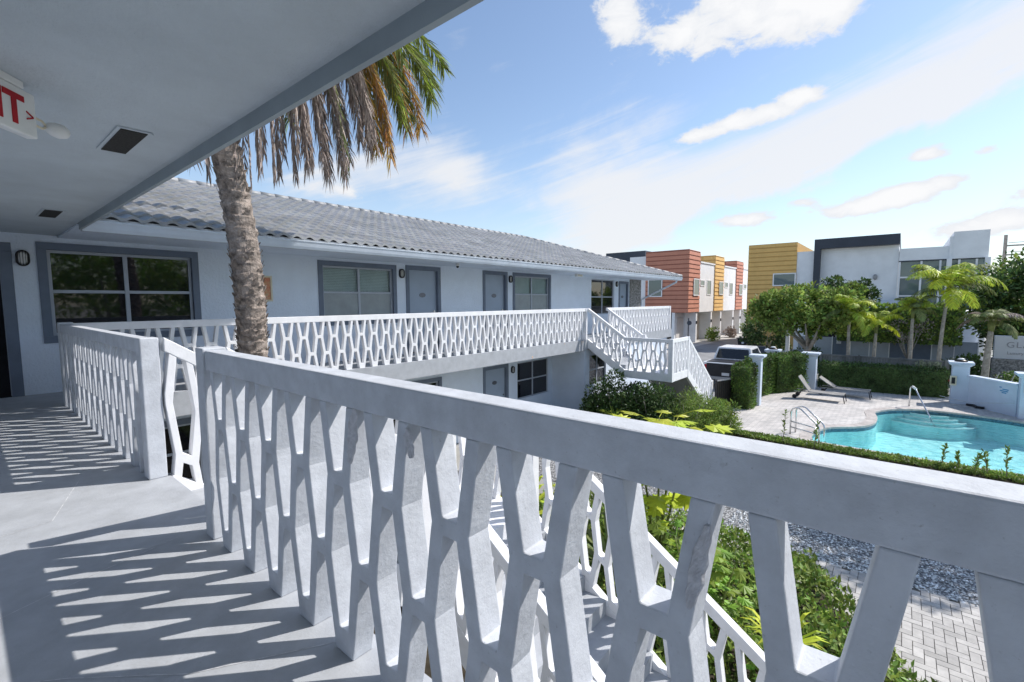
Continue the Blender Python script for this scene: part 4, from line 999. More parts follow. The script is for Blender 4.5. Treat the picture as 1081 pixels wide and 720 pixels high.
# lettering on low wall and pillar
sgn=-1 if (wn.x>0) else 1
pp=wa.lerp(wb,.74)+wn*sgn*1.0; pp.z=-1.95; off_=Vector((-.004,.002,0))
t=thing('painted_notice','small blue painted pool notice on the low wall near the right pillar','notice',(pp.x,pp.y,-2.2))
mb=MB()
for i,(a,b) in enumerate(((0,.09),(.12,.36),(.02,.34),(.10,.28))):
    z=-1.93-i*.065; q0=pp+wd*(a-.15)+off_*2; q1=pp+wd*(b-.15)+off_*2; mb.hexa([(*q0.xy,z),(*q1.xy,z),(*(q1-off_).xy,z),(*(q0-off_).xy,z),(*q0.xy,z+.035),(*q1.xy,z+.035),(*(q1-off_).xy,z+.035),(*(q0-off_).xy,z+.035)])
mb.build('lettering',M['signblue'],t)
t=thing('safety_sign','small white and red sign on the pillar at the right picture edge','sign',(24.22,-3.5,-1.9))
MB().box((24.212,-3.70,-1.95),(24.224,-3.46,-1.55)).build('plate',M['signwhite'],t)
mb=MB().box((24.206,-3.66,-1.62),(24.2115,-3.50,-1.58)); mb.box((24.206,-3.62,-1.75),(24.2115,-3.54,-1.69)); mb.build('lettering',M['red'],t)
# hedges
hedge('hedge','narrow upright clipped hedge block beside the dark gate',19.75,4.72,20.65,4.72,G,-1.22,700,.08,.045,ang=.66)
hedge('hedge','clipped hedge block behind the pale pillar, left half of the wide pair',22.5,4.98,24.2,4.62,G,-1.22,480,.09,.05,ang=.6)
hedge('hedge','darker clipped hedge block right behind the loungers beside the corner pillar',24.25,4.55,25.85,3.62,G,-1.2,420,.09,.05,'leaf_mid',.75)
hedge('hedge','long low dark hedge in front of the weathered wooden fence',27.35,2.95,27.75,-1.65,G,-1.72,420,.09,.05,'leaf_dark',.8)
# silvery grass plume
t=thing('grass_clump','silvery feathery plant rising above the right end of the low hedge','plant',(28.0,-1.1,-1.75))
mb=MB()
for k in range(60):
    a=random.uniform(0,6.28); p=Vector((28.0+random.uniform(-.15,.15),-1.0+random.uniform(-.4,.4),-1.95)); q=p+Vector((.1*math.cos(a),.1*math.sin(a),random.uniform(.35,.62)))
    mb.tube([p,q],.008,4)
    for j in range(9): r=p.lerp(q,.5+.5*j/9); leaf(mb,r,rv(1)+ZZ*.5,rv(1),.07,.04)
mb.build('plume',M['grass'],t)
# gate
t=thing('metal_gate','dark metal gate standing between the far stair foot and the clipped hedge','gate',(19.4,5.3,G))
ga=Vector((18.95,5.45,0)); gb=Vector((20.0,5.06,0)); gd=gb-ga
def gq(mb,s0,s1,z0,z1,w=.03,zz=None):
    q0=ga+gd*s0;q1=ga+gd*s1; o2=Vector((-gd.y,gd.x,0)).normalized()*w/2
    mb.hexa([(*(q0-o2).xy,z0),(*(q1-o2).xy,z0),(*(q1+o2).xy,z0),(*(q0+o2).xy,z0),(*(q0-o2).xy,z1),(*(q1-o2).xy,z1),(*(q1+o2).xy,z1),(*(q0+o2).xy,z1)])
mb=MB(); gq(mb,.05,.95,G+.08,-1.78,.012); mb.build('panel',M['bronze'],t)
mb=MB(); gq(mb,0,.05,G,-1.72,.06); gq(mb,.95,1,G,-1.72,.06); mb.build('gate_post',M['black'],t)
mb=MB(); gq(mb,.051,.949,-1.775,-1.73,.045); gq(mb,.051,.949,G+.03,G+.079,.045); mb.build('gate_rail',M['chrome'],t)
mb=MB(); 
for k in range(1,9): gq(mb,k/9.5,k/9.5+.012,G+.08,-1.78,.03)
mb.build('bars',M['black'],t)
# pool rails
t=thing('grab_rail','bright stainless pool grab rail with two cross bars on the near deck corner','hand rail',(16.7,2.2,G))
a=Vector((17.0,2.56,G)); b=Vector((16.45,1.72,G)); 
for dx in (0,.32):
    o2=Vector((dx,-dx*.3,0)); 
    MB().tube([a+o2,a+o2+ZZ*.72,a+o2+(b-a)*.06+ZZ*.84,a+o2+(b-a)*.2+ZZ*.90,a+o2+(b-a)*.35+ZZ*.88,a+o2+(b-a)*.88+ZZ*.56,a+o2+(b-a)*.98+ZZ*.46,b+o2+ZZ*.34,b+o2-ZZ*.05],.024,8).build('rail',M['metal'],t,smooth=True)
for z in (.24,.42): MB().tube([a+ZZ*z,b+ZZ*z],.02,8).build('cross_bar',M['metal'],t,smooth=True)
t=thing('hand_rail','tall stainless handrail running down into the pool at the curved steps','hand rail',(24,-.7,G))
a=Vector((24.45,-.42,G)); b=Vector((22.95,-1.25,G-.55))
MB().tube([a,a+ZZ*.72,a+ZZ*.83+(b-a)*.03,a+ZZ*.88+(b-a)*.1,a+(b-a)*.2+ZZ*.86,a+(b-a)*.3+ZZ*.72,a+(b-a)*.8+ZZ*.16,b-ZZ*.1],.026,10).build('rail',M['metal'],t,smooth=True)
MB().tube([a+ZZ*.87+(b-a)*.08,a+(b-a)*.2+ZZ*.872],.045,8).build('grip_cover',M['whiteplastic'],t,smooth=True)
t=thing('rope','pale rope stretched low along the far side of the pool','rope',(25.4,-2.3,G))
MB().tube([(26.15,-1.4,-2.62),(25.3,-2.25,-2.66),(24.35,-3.3,-2.36)],.012,6).build('line',M['rope'],t)
t=tag(MB().tube([(26.0,-2.2,G+.05),(25.85,-2.4,G+.06),(25.6,-2.45,G+.05),(25.5,-2.65,G+.06)],.05,6).build('folded_hose',M['black']),'dark coiled hose lying at the foot of the low wall','hose')
# loungers
def lounger(label,x,y,rz,back):
    t=thing('sun_lounger',label,'sun lounger',(x,y,G),'sun loungers on the pool deck')
    Mx=Matrix.Translation((x,y,G))@Matrix.Rotation(rz,4,'Z')
    def q(a,b,c): return Mx@Vector((a,b,c))
    W_=.30; zb=.33; L0,L1=-.05,1.25; bl=.72; an=R(back)
    for s in (-1,1): 
        MB().tube([q(L0-.5,s*W_,zb),q(L1,s*W_,zb)],.018,8).build('side_rail',M['chrome'],t,smooth=True)
        MB().tube([q(0,s*W_,zb+.02),q(-bl*math.cos(an),s*W_,zb+.02+bl*math.sin(an))],.016,8).build('back_rail',M['chrome'],t,smooth=True)
    for a in (-.42,1.1):
        for s in (-1,1): MB().tube([q(a+.12,s*W_,zb),q(a+.18 if a>0 else a-.1,s*W_,0.0)],.018,8).build('leg',M['black'],t,smooth=True)
    for s in (-1,1): MB().tube([q(-.52,s*(W_+.02),.09),q(-.52,s*(W_+.06),.09)],.09,12).build('wheel',M['black'],t)
    def slab(p,n2,name,nn_=8):
        mb=MB(); vs=[];fs=[]
        for i in range(nn_+1):
            u_=i/nn_; c_=p(u_)
            for s in (-1,1): vs.append(q(c_[0],s*(W_-.01),c_[1])); vs.append(q(c_[0],s*(W_-.01),c_[1]+.02))
        for i in range(nn_): 
            a=i*4; fs+= [(a,a+2,a+6,a+4),(a+1,a+5,a+7,a+3),(a,a+4,a+5,a+1),(a+2,a+3,a+7,a+6)]
        fs+=[(0,1,3,2),(nn_*4,nn_*4+2,nn_*4+3,nn_*4+1)]
        mb.add(vs,fs); mb.build(name,M['sling'],t)
    slab(lambda u_:(u_*1.25,zb+.012-.03*math.sin(math.pi*u_)),0,'seat')
    slab(lambda u_:(-u_*bl*math.cos(an)-.01,zb+.035+u_*bl*math.sin(an)-.02*math.sin(math.pi*u_)),0,'backrest')
    MB().tube([q(-.25,0,zb-.01),q(-bl*.6*math.cos(an),0,zb+bl*.6*math.sin(an))],.012,6).build('prop_bar',M['chrome'],t)
lounger('grey sling lounger nearest the pool with its backrest raised steeply',23.75,2.90,R(-92),56)
lounger('grey sling lounger against the corner pillar with its backrest raised less',25.35,2.12,R(-92),34)
# planting strip with weeds between deck and rail view
t=tag(MB().add([(15.3,-8,G+.002),(15.95,-8,G+.002),(15.95,4.3,G+.002),(15.3,5,G+.002)],[(0,1,2,3)]).build('planting_strip',M['soil']),kind='structure')
mb=MB()
for _ in range(11000):
    y=random.uniform(-5,4.3); x=random.uniform(15.6,16.15); h=.09+.06*mnoise.noise(Vector((x*3,y*2,0)))+.06*mnoise.noise(Vector((x*9,y*8,3)))
    p=Vector((x,y,G+h*random.random()**.5)); leaf(mb,p,rv(1)+ZZ*.6,rv(.7)+ZZ*.7,.07,.035)
tag(mb.build('ground_cover',M['leaf']),'low green ground cover strip along the near edge of the pool','ground cover',kind='stuff')
def weed(x,y,h,label):
    t=thing('tall_weed',label,'plant',(x,y,G),'tall weeds in the planting strip')
    p=Vector((x,y,G)); q=p+Vector((random.uniform(-.08,.08),random.uniform(-.1,.1),h)); MB().tube([p,p.lerp(q,.5)+rv(.02),q],[.012,.009,.004],5).build('stem',M['frond_dead'],t)
    mb=MB()
    for k in range(34): r=p.lerp(q,.3+.7*k/34); leaf(mb,r,rv(1)+ZZ*.8,rv(1),random.uniform(.08,.15),.045)
    mb.build('leaves',M['leaf'],t)
for i,(px_,y_,h_) in enumerate(((15.7,2.55,1.0),(15.7,1.75,.8),(15.8,-.95,.62),(15.8,-1.55,.5),(15.8,-1.8,.62),(15.8,-2.12,.78),(15.9,-1.30,.45))):
    weed(px_,y_,h_,['thin tall weed in front of the near grab rail','thin leafy weed right of the grab rail','first leafy weed sticking up before the blue water','short leafy weed before the water near the right edge','leafy weed before the water, taller than its left neighbour','tallest forked weed before the water near the right edge','shortest weed before the water between two taller ones'][i])
# garden bed beside the path (seen through the lattice)
mb=MB(); nb=0
while nb<26000:
    x=random.uniform(4.4,8.7); y=random.uniform(-1.6,5.5)
    edge=6.35 if y<-.35 else (6.35+(8.5-6.35)*(y+.35)/1.25 if y<.9 else 8.55)
    edge+=.18*mnoise.noise(Vector((y*3,1,0)))+.1*mnoise.noise(Vector((y*11,5,0)))
    if x>edge: continue
    nb+=1; h=.42+.2*mnoise.noise(Vector((x*1.3,y*1.3,7)))+.1*mnoise.noise(Vector((x*5,y*5,3)))
    if x>edge-.25: h*=.6
    p=Vector((x,y,G+max(.02,h*random.random()**.35))); leaf(mb,p,rv(1)+ZZ*.5,rv(.7)+ZZ*.8,.10,.045)
tag(mb.build('ground_cover',M['leaf_ground'] if 'leaf_ground' in M else M['leaf']),'dense green ground cover between the near staircase and the paver path','ground cover',kind='stuff')
def rosette(label,x,y,z,n_,L_,mat,wd=.05,grp=None,el=(.3,1.3)):
    t=thing('spiky_plant',label,'plant',(x,y,z),grp); mb=MB()
    for k in range(n_):
        a=k*2.39996; e=random.uniform(*el); d=Vector((math.cos(a),math.sin(a),e)).normalized(); p=Vector((x,y,z+.1)); l=L_*random.uniform(.75,1.1); pts=[p,p+d*l*.4,p+d*l*.75-ZZ*.04*l,p+d*l-ZZ*.22*l]; s=d.cross(ZZ).normalized()*wd/2
        mb.add([pts[0]-s*.6,pts[0]+s*.6,pts[1]+s,pts[1]-s,pts[2]+s*.8,pts[2]-s*.8,pts[3]],[(0,1,2,3),(3,2,4,5),(5,4,6)])
    mb.build('leaves',M[mat],t); return t
def bigleaf(label,x,y,z0,stems,mat,ls,grp=None,lob=True,name='big_leaf_plant'):
    t=thing(name,label,'plant',(x,y,z0),grp)
    for (dx,dy,h,nl) in stems:
        base=Vector((x,y,z0)); top=Vector((x+dx,y+dy,z0+h)); 
        MB().tube([base,base.lerp(top,.5)+rv(.05),top],[.028,.018,.006],7).build('stem',M['frond_green'],t,smooth=True)
        mb=MB()
        for k in range(nl):
            u_=.25+.75*((k+1)/nl)**.7; p=base.lerp(top,u_); a=k*2.39996+random.random(); d=Vector((math.cos(a),math.sin(a),random.uniform(-.15,.55))).normalized(); pl=ls*random.uniform(.3,.8); q=p+d*pl
            mb.tube([p,q],.005,4)
            s=d.cross(ZZ).normalized(); nrm=(s.cross(d)+rv(.35)).normalized(); s=d.cross(nrm).normalized(); Lf=ls*random.uniform(.75,1.15); W_=Lf*.85
            dd=(d-ZZ*random.uniform(.1,.5)).normalized()
            # lobed palmate outline
            out=[]; nlb=7
            for j in range(nlb*2+1):
                an=-2.3+4.6*j/(nlb*2); rr=(.58 if j%2==0 else .36)*(1-.12*abs(an)); out.append(q+dd*Lf*(.35+rr*math.cos(an))+s*W_*rr*math.sin(an)+nrm*(-.06*Lf*abs(math.sin(an))))
            c_=q+dd*Lf*.3+nrm*.02
            base_i=[q]+out+[c_]; kk=len(base_i)-1
            fs=[(kk,i,i+1) for i in range(0,len(out))]+[(kk,len(out),0)]
            mb.add(base_i,fs)
        mb.build('leaves',M[mat],t)
    return t
bigleaf('tall shrub with large glowing yellow-green leaves rising just above the foreground rail',6.9,2.80,G,[(0,0,2.50,22),(.12,-.45,2.42,18),(-.1,.35,2.38,18),(.35,-.1,2.45,16)],'leaf_yellow',.44)
bigleaf('bright green broad-leaved shrub seen through the rightmost lattice openings beside the stair',5.6,1.65,G,[(0,0,1.45,20),(.35,.1,1.25,18),(-.25,.3,1.5,20),(.1,-.3,1.2,18),(.5,.4,1.1,14),(.2,.5,1.5,16)],'leaf_bright',.22)
bigleaf('bright green broad-leaved shrub low beside the foot of the near staircase',5.0,.75,G,[(0,0,.8,14),(.3,.2,.7,12),(-.2,-.25,.7,12)],'leaf_bright',.18)
rosette('pale yellow-green spiky plant above the lower handrail of the near stair',5.35,.78,G+.55,34,.55,'leaf_yellow',.045)
rosette('dark red-green spiky plant behind the near stair landing',5.6,2.9,G+.5,40,.95,'frond_green',.06)
rosette('tall yellow-green spiky plant beyond the near stair landing',5.2,4.3,G+.9,36,1.0,'leaf_yellow',.07)
# shrubs under the far stair
def shrub(label,x,y,z,rx,ry,rz,n_,L_,W_,mat,grp='shrubs below the far staircase',ncl=26):
    t=thing('shrub',label,'shrub',(x,y,z),grp); mb=MB(); shrub_mesh(mb,(x,y,z),rx,ry,rz,n_,L_,W_,ncl); mb.build('foliage',M[mat],t)
    mb=MB()
    for k in range(6):
        a=k*1.05; mb.tube([(x,y,z),(x+rx*.3*math.cos(a),y+ry*.3*math.sin(a),z+rz*.5),(x+rx*.5*math.cos(a),y+ry*.5*math.sin(a),z+rz*.85)],[.025,.015,.006],5)
    mb.build('branches',M['bark'],t); return t
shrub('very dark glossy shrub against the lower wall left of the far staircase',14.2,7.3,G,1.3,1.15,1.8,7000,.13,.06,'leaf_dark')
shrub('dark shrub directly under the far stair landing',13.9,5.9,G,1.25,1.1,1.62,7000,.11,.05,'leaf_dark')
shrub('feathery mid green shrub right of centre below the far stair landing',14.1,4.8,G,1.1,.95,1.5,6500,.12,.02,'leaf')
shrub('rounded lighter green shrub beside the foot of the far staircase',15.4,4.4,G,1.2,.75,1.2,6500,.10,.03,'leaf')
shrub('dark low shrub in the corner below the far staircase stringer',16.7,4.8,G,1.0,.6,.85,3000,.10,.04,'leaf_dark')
rosette('spiky yellow-green plant in front of the dark shrubs below the far stair',13.1,6.75,G+.45,60,.65,'frond_yellow',.035)
# ================================================================== PALM IN THE COURTYARD
t=thing('palm_tree','big rough-trunked palm in front of the far roof with hanging brown and orange fronds','palm tree',(2.75,6.9,G))
def tc_(z): # trunk centre by height
    if z<1.2: return Vector((2.64,6.9,z))
    if z<3.4: return Vector((2.64-.048*(z-1.2)**1.9,6.9,z))
    return Vector((2.425-.14*(z-3.4),6.9,z))
mb=MB(); nz_=300; nk=26; vs=[];fs=[]
for i in range(nz_+1):
    z=G+(9.1)*i/nz_; c_=tc_(z); fr=(i%5)/5; rb=.168+.008*math.sin(z*1.3)+.003*z
    ring_i=i//5
    for k in range(nk):
        a=2*math.pi*k/nk; scale_=mnoise.noise(Vector((math.cos(a)*2.6,math.sin(a)*2.6,ring_i*2.37))); rag=mnoise.noise(Vector((math.cos(a)*7,math.sin(a)*7,z*19)))
        r_=rb+ (fr**1.5)*(.012+.022*max(0,scale_+.35))+.012*rag
        vs.append((c_.x+r_*math.cos(a),c_.y+r_*math.sin(a),z+.012*scale_))
for i in range(nz_):
    for k in range(nk): fs.append((i*nk+k,i*nk+(k+1)%nk,(i+1)*nk+(k+1)%nk,(i+1)*nk+k))
mb.add(vs,fs)
for k in range(420):   # old leaf-base stubs standing off the trunk
    z=random.uniform(-.6,4.2) if k<260 else random.uniform(.6,2.1); a=random.uniform(0,6.283); c_=tc_(z); rb=.180; p=c_+Vector((math.cos(a)*rb,math.sin(a)*rb,0)); o2=Vector((math.cos(a),math.sin(a),.9)).normalized(); s=Vector((-math.sin(a),math.cos(a),0))*random.uniform(.02,.045); l=random.uniform(.02,.055)
    mb.add([p-s-ZZ*.03,p+s-ZZ*.03,p+s*.7+o2*l,p-s*.7+o2*l*1.1,p+ZZ*.02],[(0,1,2,3),(3,2,4)])
mb.build('trunk',M['trunk'],t)
cr_=tc_(6.0)
MB().tube([cr_-ZZ*.3,cr_,cr_+ZZ*.35],[.19,.26,.12],12).build('crown_base',M['frond_dead'],t,smooth=True)
def hang(target,droopl,mats,nleaf=46,ll=.42,lw=.018,sd=1.1,h=.9):
    """frond arching from the crown to a target tip"""
    tp_=Vector(target); b=cr_+Vector((0,0,.15)); hd_=Vector((tp_.x-b.x,tp_.y-b.y,0)); ln=hd_.length; hd_.normalize()
    P0,P1,P2,P3q=b,b+hd_*ln*.40+ZZ*h*.55,b+hd_*ln*.92+ZZ*(h*.15-.15*max(0,b.z-tp_.z)),tp_
    if tp_.z<b.z-1.2 and ln<1.4: P2=b+hd_*ln*1.02+ZZ*.1
    pts=[]; sg_=18
    for i in range(sg_+1):
        u_=i/sg_; v=1-u_; pts.append(P0*v**3+P1*3*v*v*u_+P2*3*v*u_*u_+P3q*u_**3)
    mb=MB(); mb.tube(pts,[.022*(1-.8*i/sg_) for i in range(sg_+1)],5)
    for k in range(nleaf):
        u_=.22+.78*(k/nleaf)**.85; f=u_*sg_; i=min(int(f),sg_-1); q=pts[i].lerp(pts[i+1],f-i); ax=(pts[i+1]-pts[i]).normalized(); s=ax.cross(ZZ)
        if s.length<.15: s=hd_.cross(ZZ)
        s.normalize(); env=(math.sin(math.pi*(.12+.74*u_)))**.5
        for sg2 in (-1,1):
            for rep in range(2):
                L_=ll*env*random.uniform(.6,1.1); d=(s*sg2*random.uniform(.35,1.0)+ax*random.uniform(.5,1.0)-ZZ*sd*random.uniform(.3,1.0)).normalized(); d2=(d-ZZ*sd*.6+rv(.25)).normalized()
                w=d.cross(rv(1)).normalized()*lw*.5; m_=q+d*L_*.5; tip=m_+d2*L_*.5; mi=0 if random.random()<.75 else 1
                mb.add([q-w*.6,q+w*.6,m_+w,m_-w,tip],[(0,1,2,3),(3,2,4)],mi)
    mb.build('frond',[M[x] for x in mats],t)
dead=('frond_dead','frond_dead'); orr=('frond_orange','frond_green'); grn=('frond_green','frond_yellow'); od=('frond_orange','frond_dead'); dg=('frond_dead','frond_green')
FR=[((2.49,6.75,3.0),dead,.22,1.3),((2.65,6.7,2.98),dead,.24,1.6),((2.80,6.8,3.12),dead,.26,1.6),((2.96,6.7,3.10),dead,.28,1.6),((3.12,6.9,3.18),dead,.30,1.5),((3.30,6.8,3.16),dead,.30,1.5),((3.42,6.7,3.30),dead,.3,1.5),
 ((3.57,6.9,3.42),dead,.34,1.4),((3.80,6.8,3.30),dead,.36,1.4),((3.90,6.9,3.36),dead,.34,1.4),((4.08,6.8,3.34),dg,.34,1.3),((4.25,6.9,3.62),dead,.36,1.2),((4.38,6.8,3.95),dead,.38,1.2),((4.54,6.8,3.85),dead,.38,1.1),((4.72,6.9,3.92),orr,.38,1.0),((4.96,6.8,3.82),od,.38,1.0),((4.86,7.0,4.02),orr,.38,1.0),
 ((5.22,6.8,4.50),grn,.42,.9),((5.40,6.9,4.40),orr,.40,.9),((5.62,6.8,4.50),od,.42,.9),((5.50,7.0,4.75),grn,.42,.8),((5.88,6.8,5.05),grn,.42,.8),((6.02,6.9,5.35),grn,.42,.8),((6.2,6.8,5.75),grn,.34,.8),
 ((1.2,6.2,4.2),grn,.42,.8),((.9,7.2,4.4),grn,.42,.8),((1.6,8.4,4.5),grn,.42,.8),((2.8,9.2,4.8),grn,.42,.8),((4.2,8.8,4.7),grn,.42,.8),((3.2,4.9,4.9),grn,.42,.8),((1.9,4.8,4.8),grn,.42,.8),((2.2,7.8,3.5),dead,.4,1.4),((1.95,6.5,3.1),dead,.3,1.5),((2.22,6.9,3.02),dead,.26,1.5)]
for tg,ms,ll_,sd_ in FR:
    hang(tg,0,ms,nleaf=92,ll=ll_*1.45,sd=sd_*.7,lw=.020)
    if tg[2]<4.2: hang((tg[0]+random.uniform(-.12,.12),tg[1]+random.uniform(-.25,.25),tg[2]+random.uniform(.05,.35)),0,ms,nleaf=60,ll=ll_*1.4,sd=sd_*.7,lw=.020)
for q_ in range(34):
    a_=q_*2.39996; r_=random.uniform(1.9,2.9); hang((2.45+r_*math.cos(a_),6.9+r_*math.sin(a_),random.uniform(5.2,6.9)) if math.sin(a_)>-.25 or math.cos(a_)<0 else (2.0,6.2,7.8),0,grn,nleaf=40,ll=.42,sd=.7,lw=.03,h=1.3)
for tg in ((2.9,7.4,7.4),(2.0,6.4,7.6),(3.6,6.2,7.0),(1.3,7.5,6.9)): hang(tg,0,grn,nleaf=40,h=1.8,sd=.3)
# ================================================================== TREES BEYOND
random.seed(21)
tree('round leafy tree with pale forked trunk standing in front of the ochre house',31.0,4.0,G,1.7,(31.0,4.15,.75,1.8,2.75,1.35),120,90,.24,.13,'leaf_light',tr=.17,branches=8,two='leaf',name='broadleaf_tree')
tree('dark dense small tree behind the leafy tree beside the alley',37,7.3,G,.8,(37,7.3,-1.0,1.2,1.5,1.4),50,80,.18,.10,'leaf_dark',tr=.1,name='broadleaf_tree')
tree('dark green tree crown rising over the low hedge beside the charcoal frame',37.5,3.2,G,2.5,(37.5,3.0,1.6,1.5,1.7,1.2),60,90,.20,.12,'leaf_dark',tr=.1,two='leaf',name='broadleaf_tree')
tree('large dark tree filling the right edge of the picture above the sign wall',38,-5.2,G,2.5,(38,-5.6,.9,3.5,2.6,2.9),190,110,.26,.13,'leaf_dark',tr=.22,branches=8,two='leaf',name='broadleaf_tree')
tree('airy bare-branched bush between the palms in front of the green hedge',35,-.4,G,1.0,(35,-.3,-.3,.9,1.1,.9),26,50,.12,.05,'frond_dead',tr=.06,branches=14,name='broadleaf_tree')
fy=('frond_yellow','frond_yellow','frond_green')
thin_palm('slim palm with yellow-green fronds, leftmost of the row behind the fence',30.0,2.05,3.35,(.0,.05),15,1.45,('frond_yellow','frond_yellow','frond_green','leaf_yellow'))
thin_palm('short slim palm, second from the left, with bright fronds spreading sideways',30.0,1.0,2.65,(.05,-.05),12,1.30,('frond_yellow','leaf_yellow','frond_yellow'))
thin_palm('slim green palm in the middle of the row in front of the glazed house',30.0,-.42,3.45,(0,0),13,1.15,('frond_green','frond_yellow'))
thin_palm('tallest leaning palm with a glowing yellow crown in front of the tall glazing',30.0,-1.45,4.45,(.3,-.18),20,2.05,('frond_yellow','leaf_yellow','frond_yellow','frond_green'))
thin_palm('stocky palm with drooping tired fronds beside the stone sign wall',30.0,-3.05,2.9,(.1,-.1),14,1.30,('frond_green','frond_green','frond_green','frond_dead'),tr=.11,up=.6)
# out-of-frame trees that shade the gravel and appear in the window reflections
tree('broad green tree right of the picture shading the gravel and paver path',15.2,-5.0,G,5.6,(15.9,-4.1,4.5,1.6,1.5,1.1),70,90,.17,.09,'leaf',tr=.14,name='broadleaf_tree')
tree('green tree behind the camera side reflected in the far windows',5.5,-11,G,3.0,(5.5,-11,2.6,3.0,2.5,2.6),90,80,.26,.13,'leaf_bright',tr=.2,name='broadleaf_tree')
tree('dark tree behind the camera side next to the brighter one',10.5,-13,G,3.0,(10.5,-13,2.0,3.0,2.5,2.6),70,80,.26,.13,'leaf',tr=.2,name='broadleaf_tree')
# under-planting around fence
shrub('low dark shrubs left of the grey panel fence under the leafy tree',34.0,4.6,G,1.6,1.6,1.2,2600,.16,.08,'leaf_dark','low shrubs beyond the pool',20)
shrub('dark low shrub at the foot of the stone sign wall',32.5,-2.6,G,1.2,.9,1.5,2600,.15,.08,'leaf_dark','low shrubs beyond the pool',20)
shrub('low clipped green shrubs before the stone sign wall',30.5,-3.9,G,.8,1.1,.9,2200,.12,.06,'leaf_mid','low shrubs beyond the pool',16)
for i,(x,y,s) in enumerate(((51.3,15.3,.95),(57.6,15.2,.75),(65.0,15.2,.8),(73,15.2,.8))):
    shrub(['leafy shrub before the first garage pillar of the terracotta house','small dry shrub before the second garage pillar','small green shrub before the third garage pillar','farthest tiny shrub along the garage row'][i],x,y,G,s,s,s*1.5,700,.24,.12,['leaf','frond_dead','leaf','leaf'][i],'shrubs planted in front of the garages',10)
shrub('small green shrub on the alley edge beside the black bin',40,8.2,G,.7,.7,1.0,600,.2,.1,'leaf','low shrubs beyond the pool',10)
# ================================================================== TRUCK, BIN, POSTS, SIGN WALL
t=thing('pickup_truck','white pickup truck parked beyond the gate, seen from behind with shadow painted black on its tailgate','pickup truck',(26.4,6.42,G))
Mt=Matrix.Translation((23.7,6.42,G))@Matrix.Rotation(R(1),4,'Z')
def tq(l): return [Mt@Vector(p) for p in l]
def tbox(mb,a,b): 
    x0,y0,z0=a;x1,y1,z1=b; mb.hexa(tq([(x0,y0,z0),(x1,y0,z0),(x1,y1,z0),(x0,y1,z0),(x0,y0,z1),(x1,y0,z1),(x1,y1,z1),(x0,y1,z1)])); return mb
hw=1.02
mb=MB(); prof=[(.02,.55),(.0,.62),(.03,1.24),(.08,1.27),(2.0,1.27),(2.02,1.25),(3.9,1.22),(4.9,1.12),(5.35,1.0),(5.45,.55),(5.3,.42),(.3,.42)]
mb.extr(tq([(a,-hw,b) for a,b in prof]),Mt.to_3x3()@Vector((0,2*hw,0))); mb.build('body',M['carwhite'],t,bevel=.05)
mb=MB(); b0=[(1.3,-.93,1.271),(3.9,-.93,1.271),(3.9,.93,1.271),(1.3,.93,1.271)]; t0=[(1.6,-.78,1.90),(3.15,-.78,1.90),(3.15,.78,1.90),(1.6,.78,1.90)]
mb.hexa(tq(b0+t0)); mb.build('cab',M['carwhite'],t,bevel=.06)
def lerpq(a,b,c,d,u0,u1,v0,v1,off):
    a,b,c,d=[Vector(p) for p in (a,b,c,d)]; P_=lambda u_,v_:(a*(1-u_)+b*u_)*(1-v_)+(d*(1-u_)+c*u_)*v_
    nn_=(b-a).cross(d-a).normalized(); return [P_(u0,v0)+nn_*off,P_(u1,v0)+nn_*off,P_(u1,v1)+nn_*off,P_(u0,v1)+nn_*off]
M['carglass']=pmat('car_glass',(.012,.013,.015),.04,.02,3,spec=.9)
for nm,(a,b,c_,d),uv in (('rear_window',(b0[3],b0[0],t0[0],t0[3]),(.07,.93,.12,.86)),('side_window',(b0[0],b0[1],t0[1],t0[0]),(.12,.42,.15,.85)),('side_window',(b0[0],b0[1],t0[1],t0[0]),(.47,.82,.15,.85)),('windscreen',(b0[1],b0[2],t0[2],t0[1]),(.06,.94,.08,.9)),('side_window',(b0[2],b0[3],t0[3],t0[2]),(.2,.9,.15,.85))):
    q=lerpq(a,b,c_,d,*uv,.012); q=[Mt@p for p in q]; MB().extr(q,(Mt.to_3x3()@((Vector(b)-Vector(a)).cross(Vector(d)-Vector(a)).normalized()))*.006).build(nm,M['carglass'],t)
mb=MB(); tbox(mb,(.10,-.88,1.272),(1.28,.88,1.30)); mb.build('bed_cover',M['black'],t,bevel=.01)
mb=MB(); tbox(mb,(-.05,-.84,.60),(-.001,.84,1.22)); tg_=mb.build('tailgate',M['black'],t,bevel=.005)  # black colour stands in for the shade on the white truck's rear
mb=MB(); tbox(mb,(-.07,-.12,1.06),(-.051,.12,1.12)); mb.build('handle',M['black'],tg_)
mb=MB(); tbox(mb,(-.13,-.93,.45),(-.002,.93,.60)); mb.build('bumper',M['chrome'],t,bevel=.02)
mb=MB(); tbox(mb,(-.065,-.22,.66),(-.0505,.12,.80)); mb.build('number_plate',M['signwhite'],t)
for s in (-1,1):
    mb=MB(); tbox(mb,(-.012,s*.82 if s<0 else .82,.72),(.10,s*.955 if s<0 else .955,1.15)); mb.build('tail_light',M['red'],t,bevel=.01)
    mb=MB(); tbox(mb,(3.45,s*.96,1.30),(3.62,s*1.15,1.48)); mb.build('wing_mirror',M['black'],t,bevel=.02)
    for wx in (.95,4.45):
        c_=Mt@Vector((wx,s*.80,.37)); ax=Mt.to_3x3()@Vector((0,s,0))
        W_=MB().tube([c_-ax*.02,c_+ax*.17],.37,20).build('wheel',M['black'],t)
        MB().tube([c_+ax*.171,c_+ax*.18],.22,16).build('rim',M['chrome'],W_)
t=thing('parked_car','dark car parked farther off beyond the pickup beside the dark tree','car',(33.5,7.3,G))
Mc=Matrix.Translation((31.5,6.9,G))@Matrix.Rotation(R(8),4,'Z')
def cq(l): return [Mc@Vector(p) for p in l]
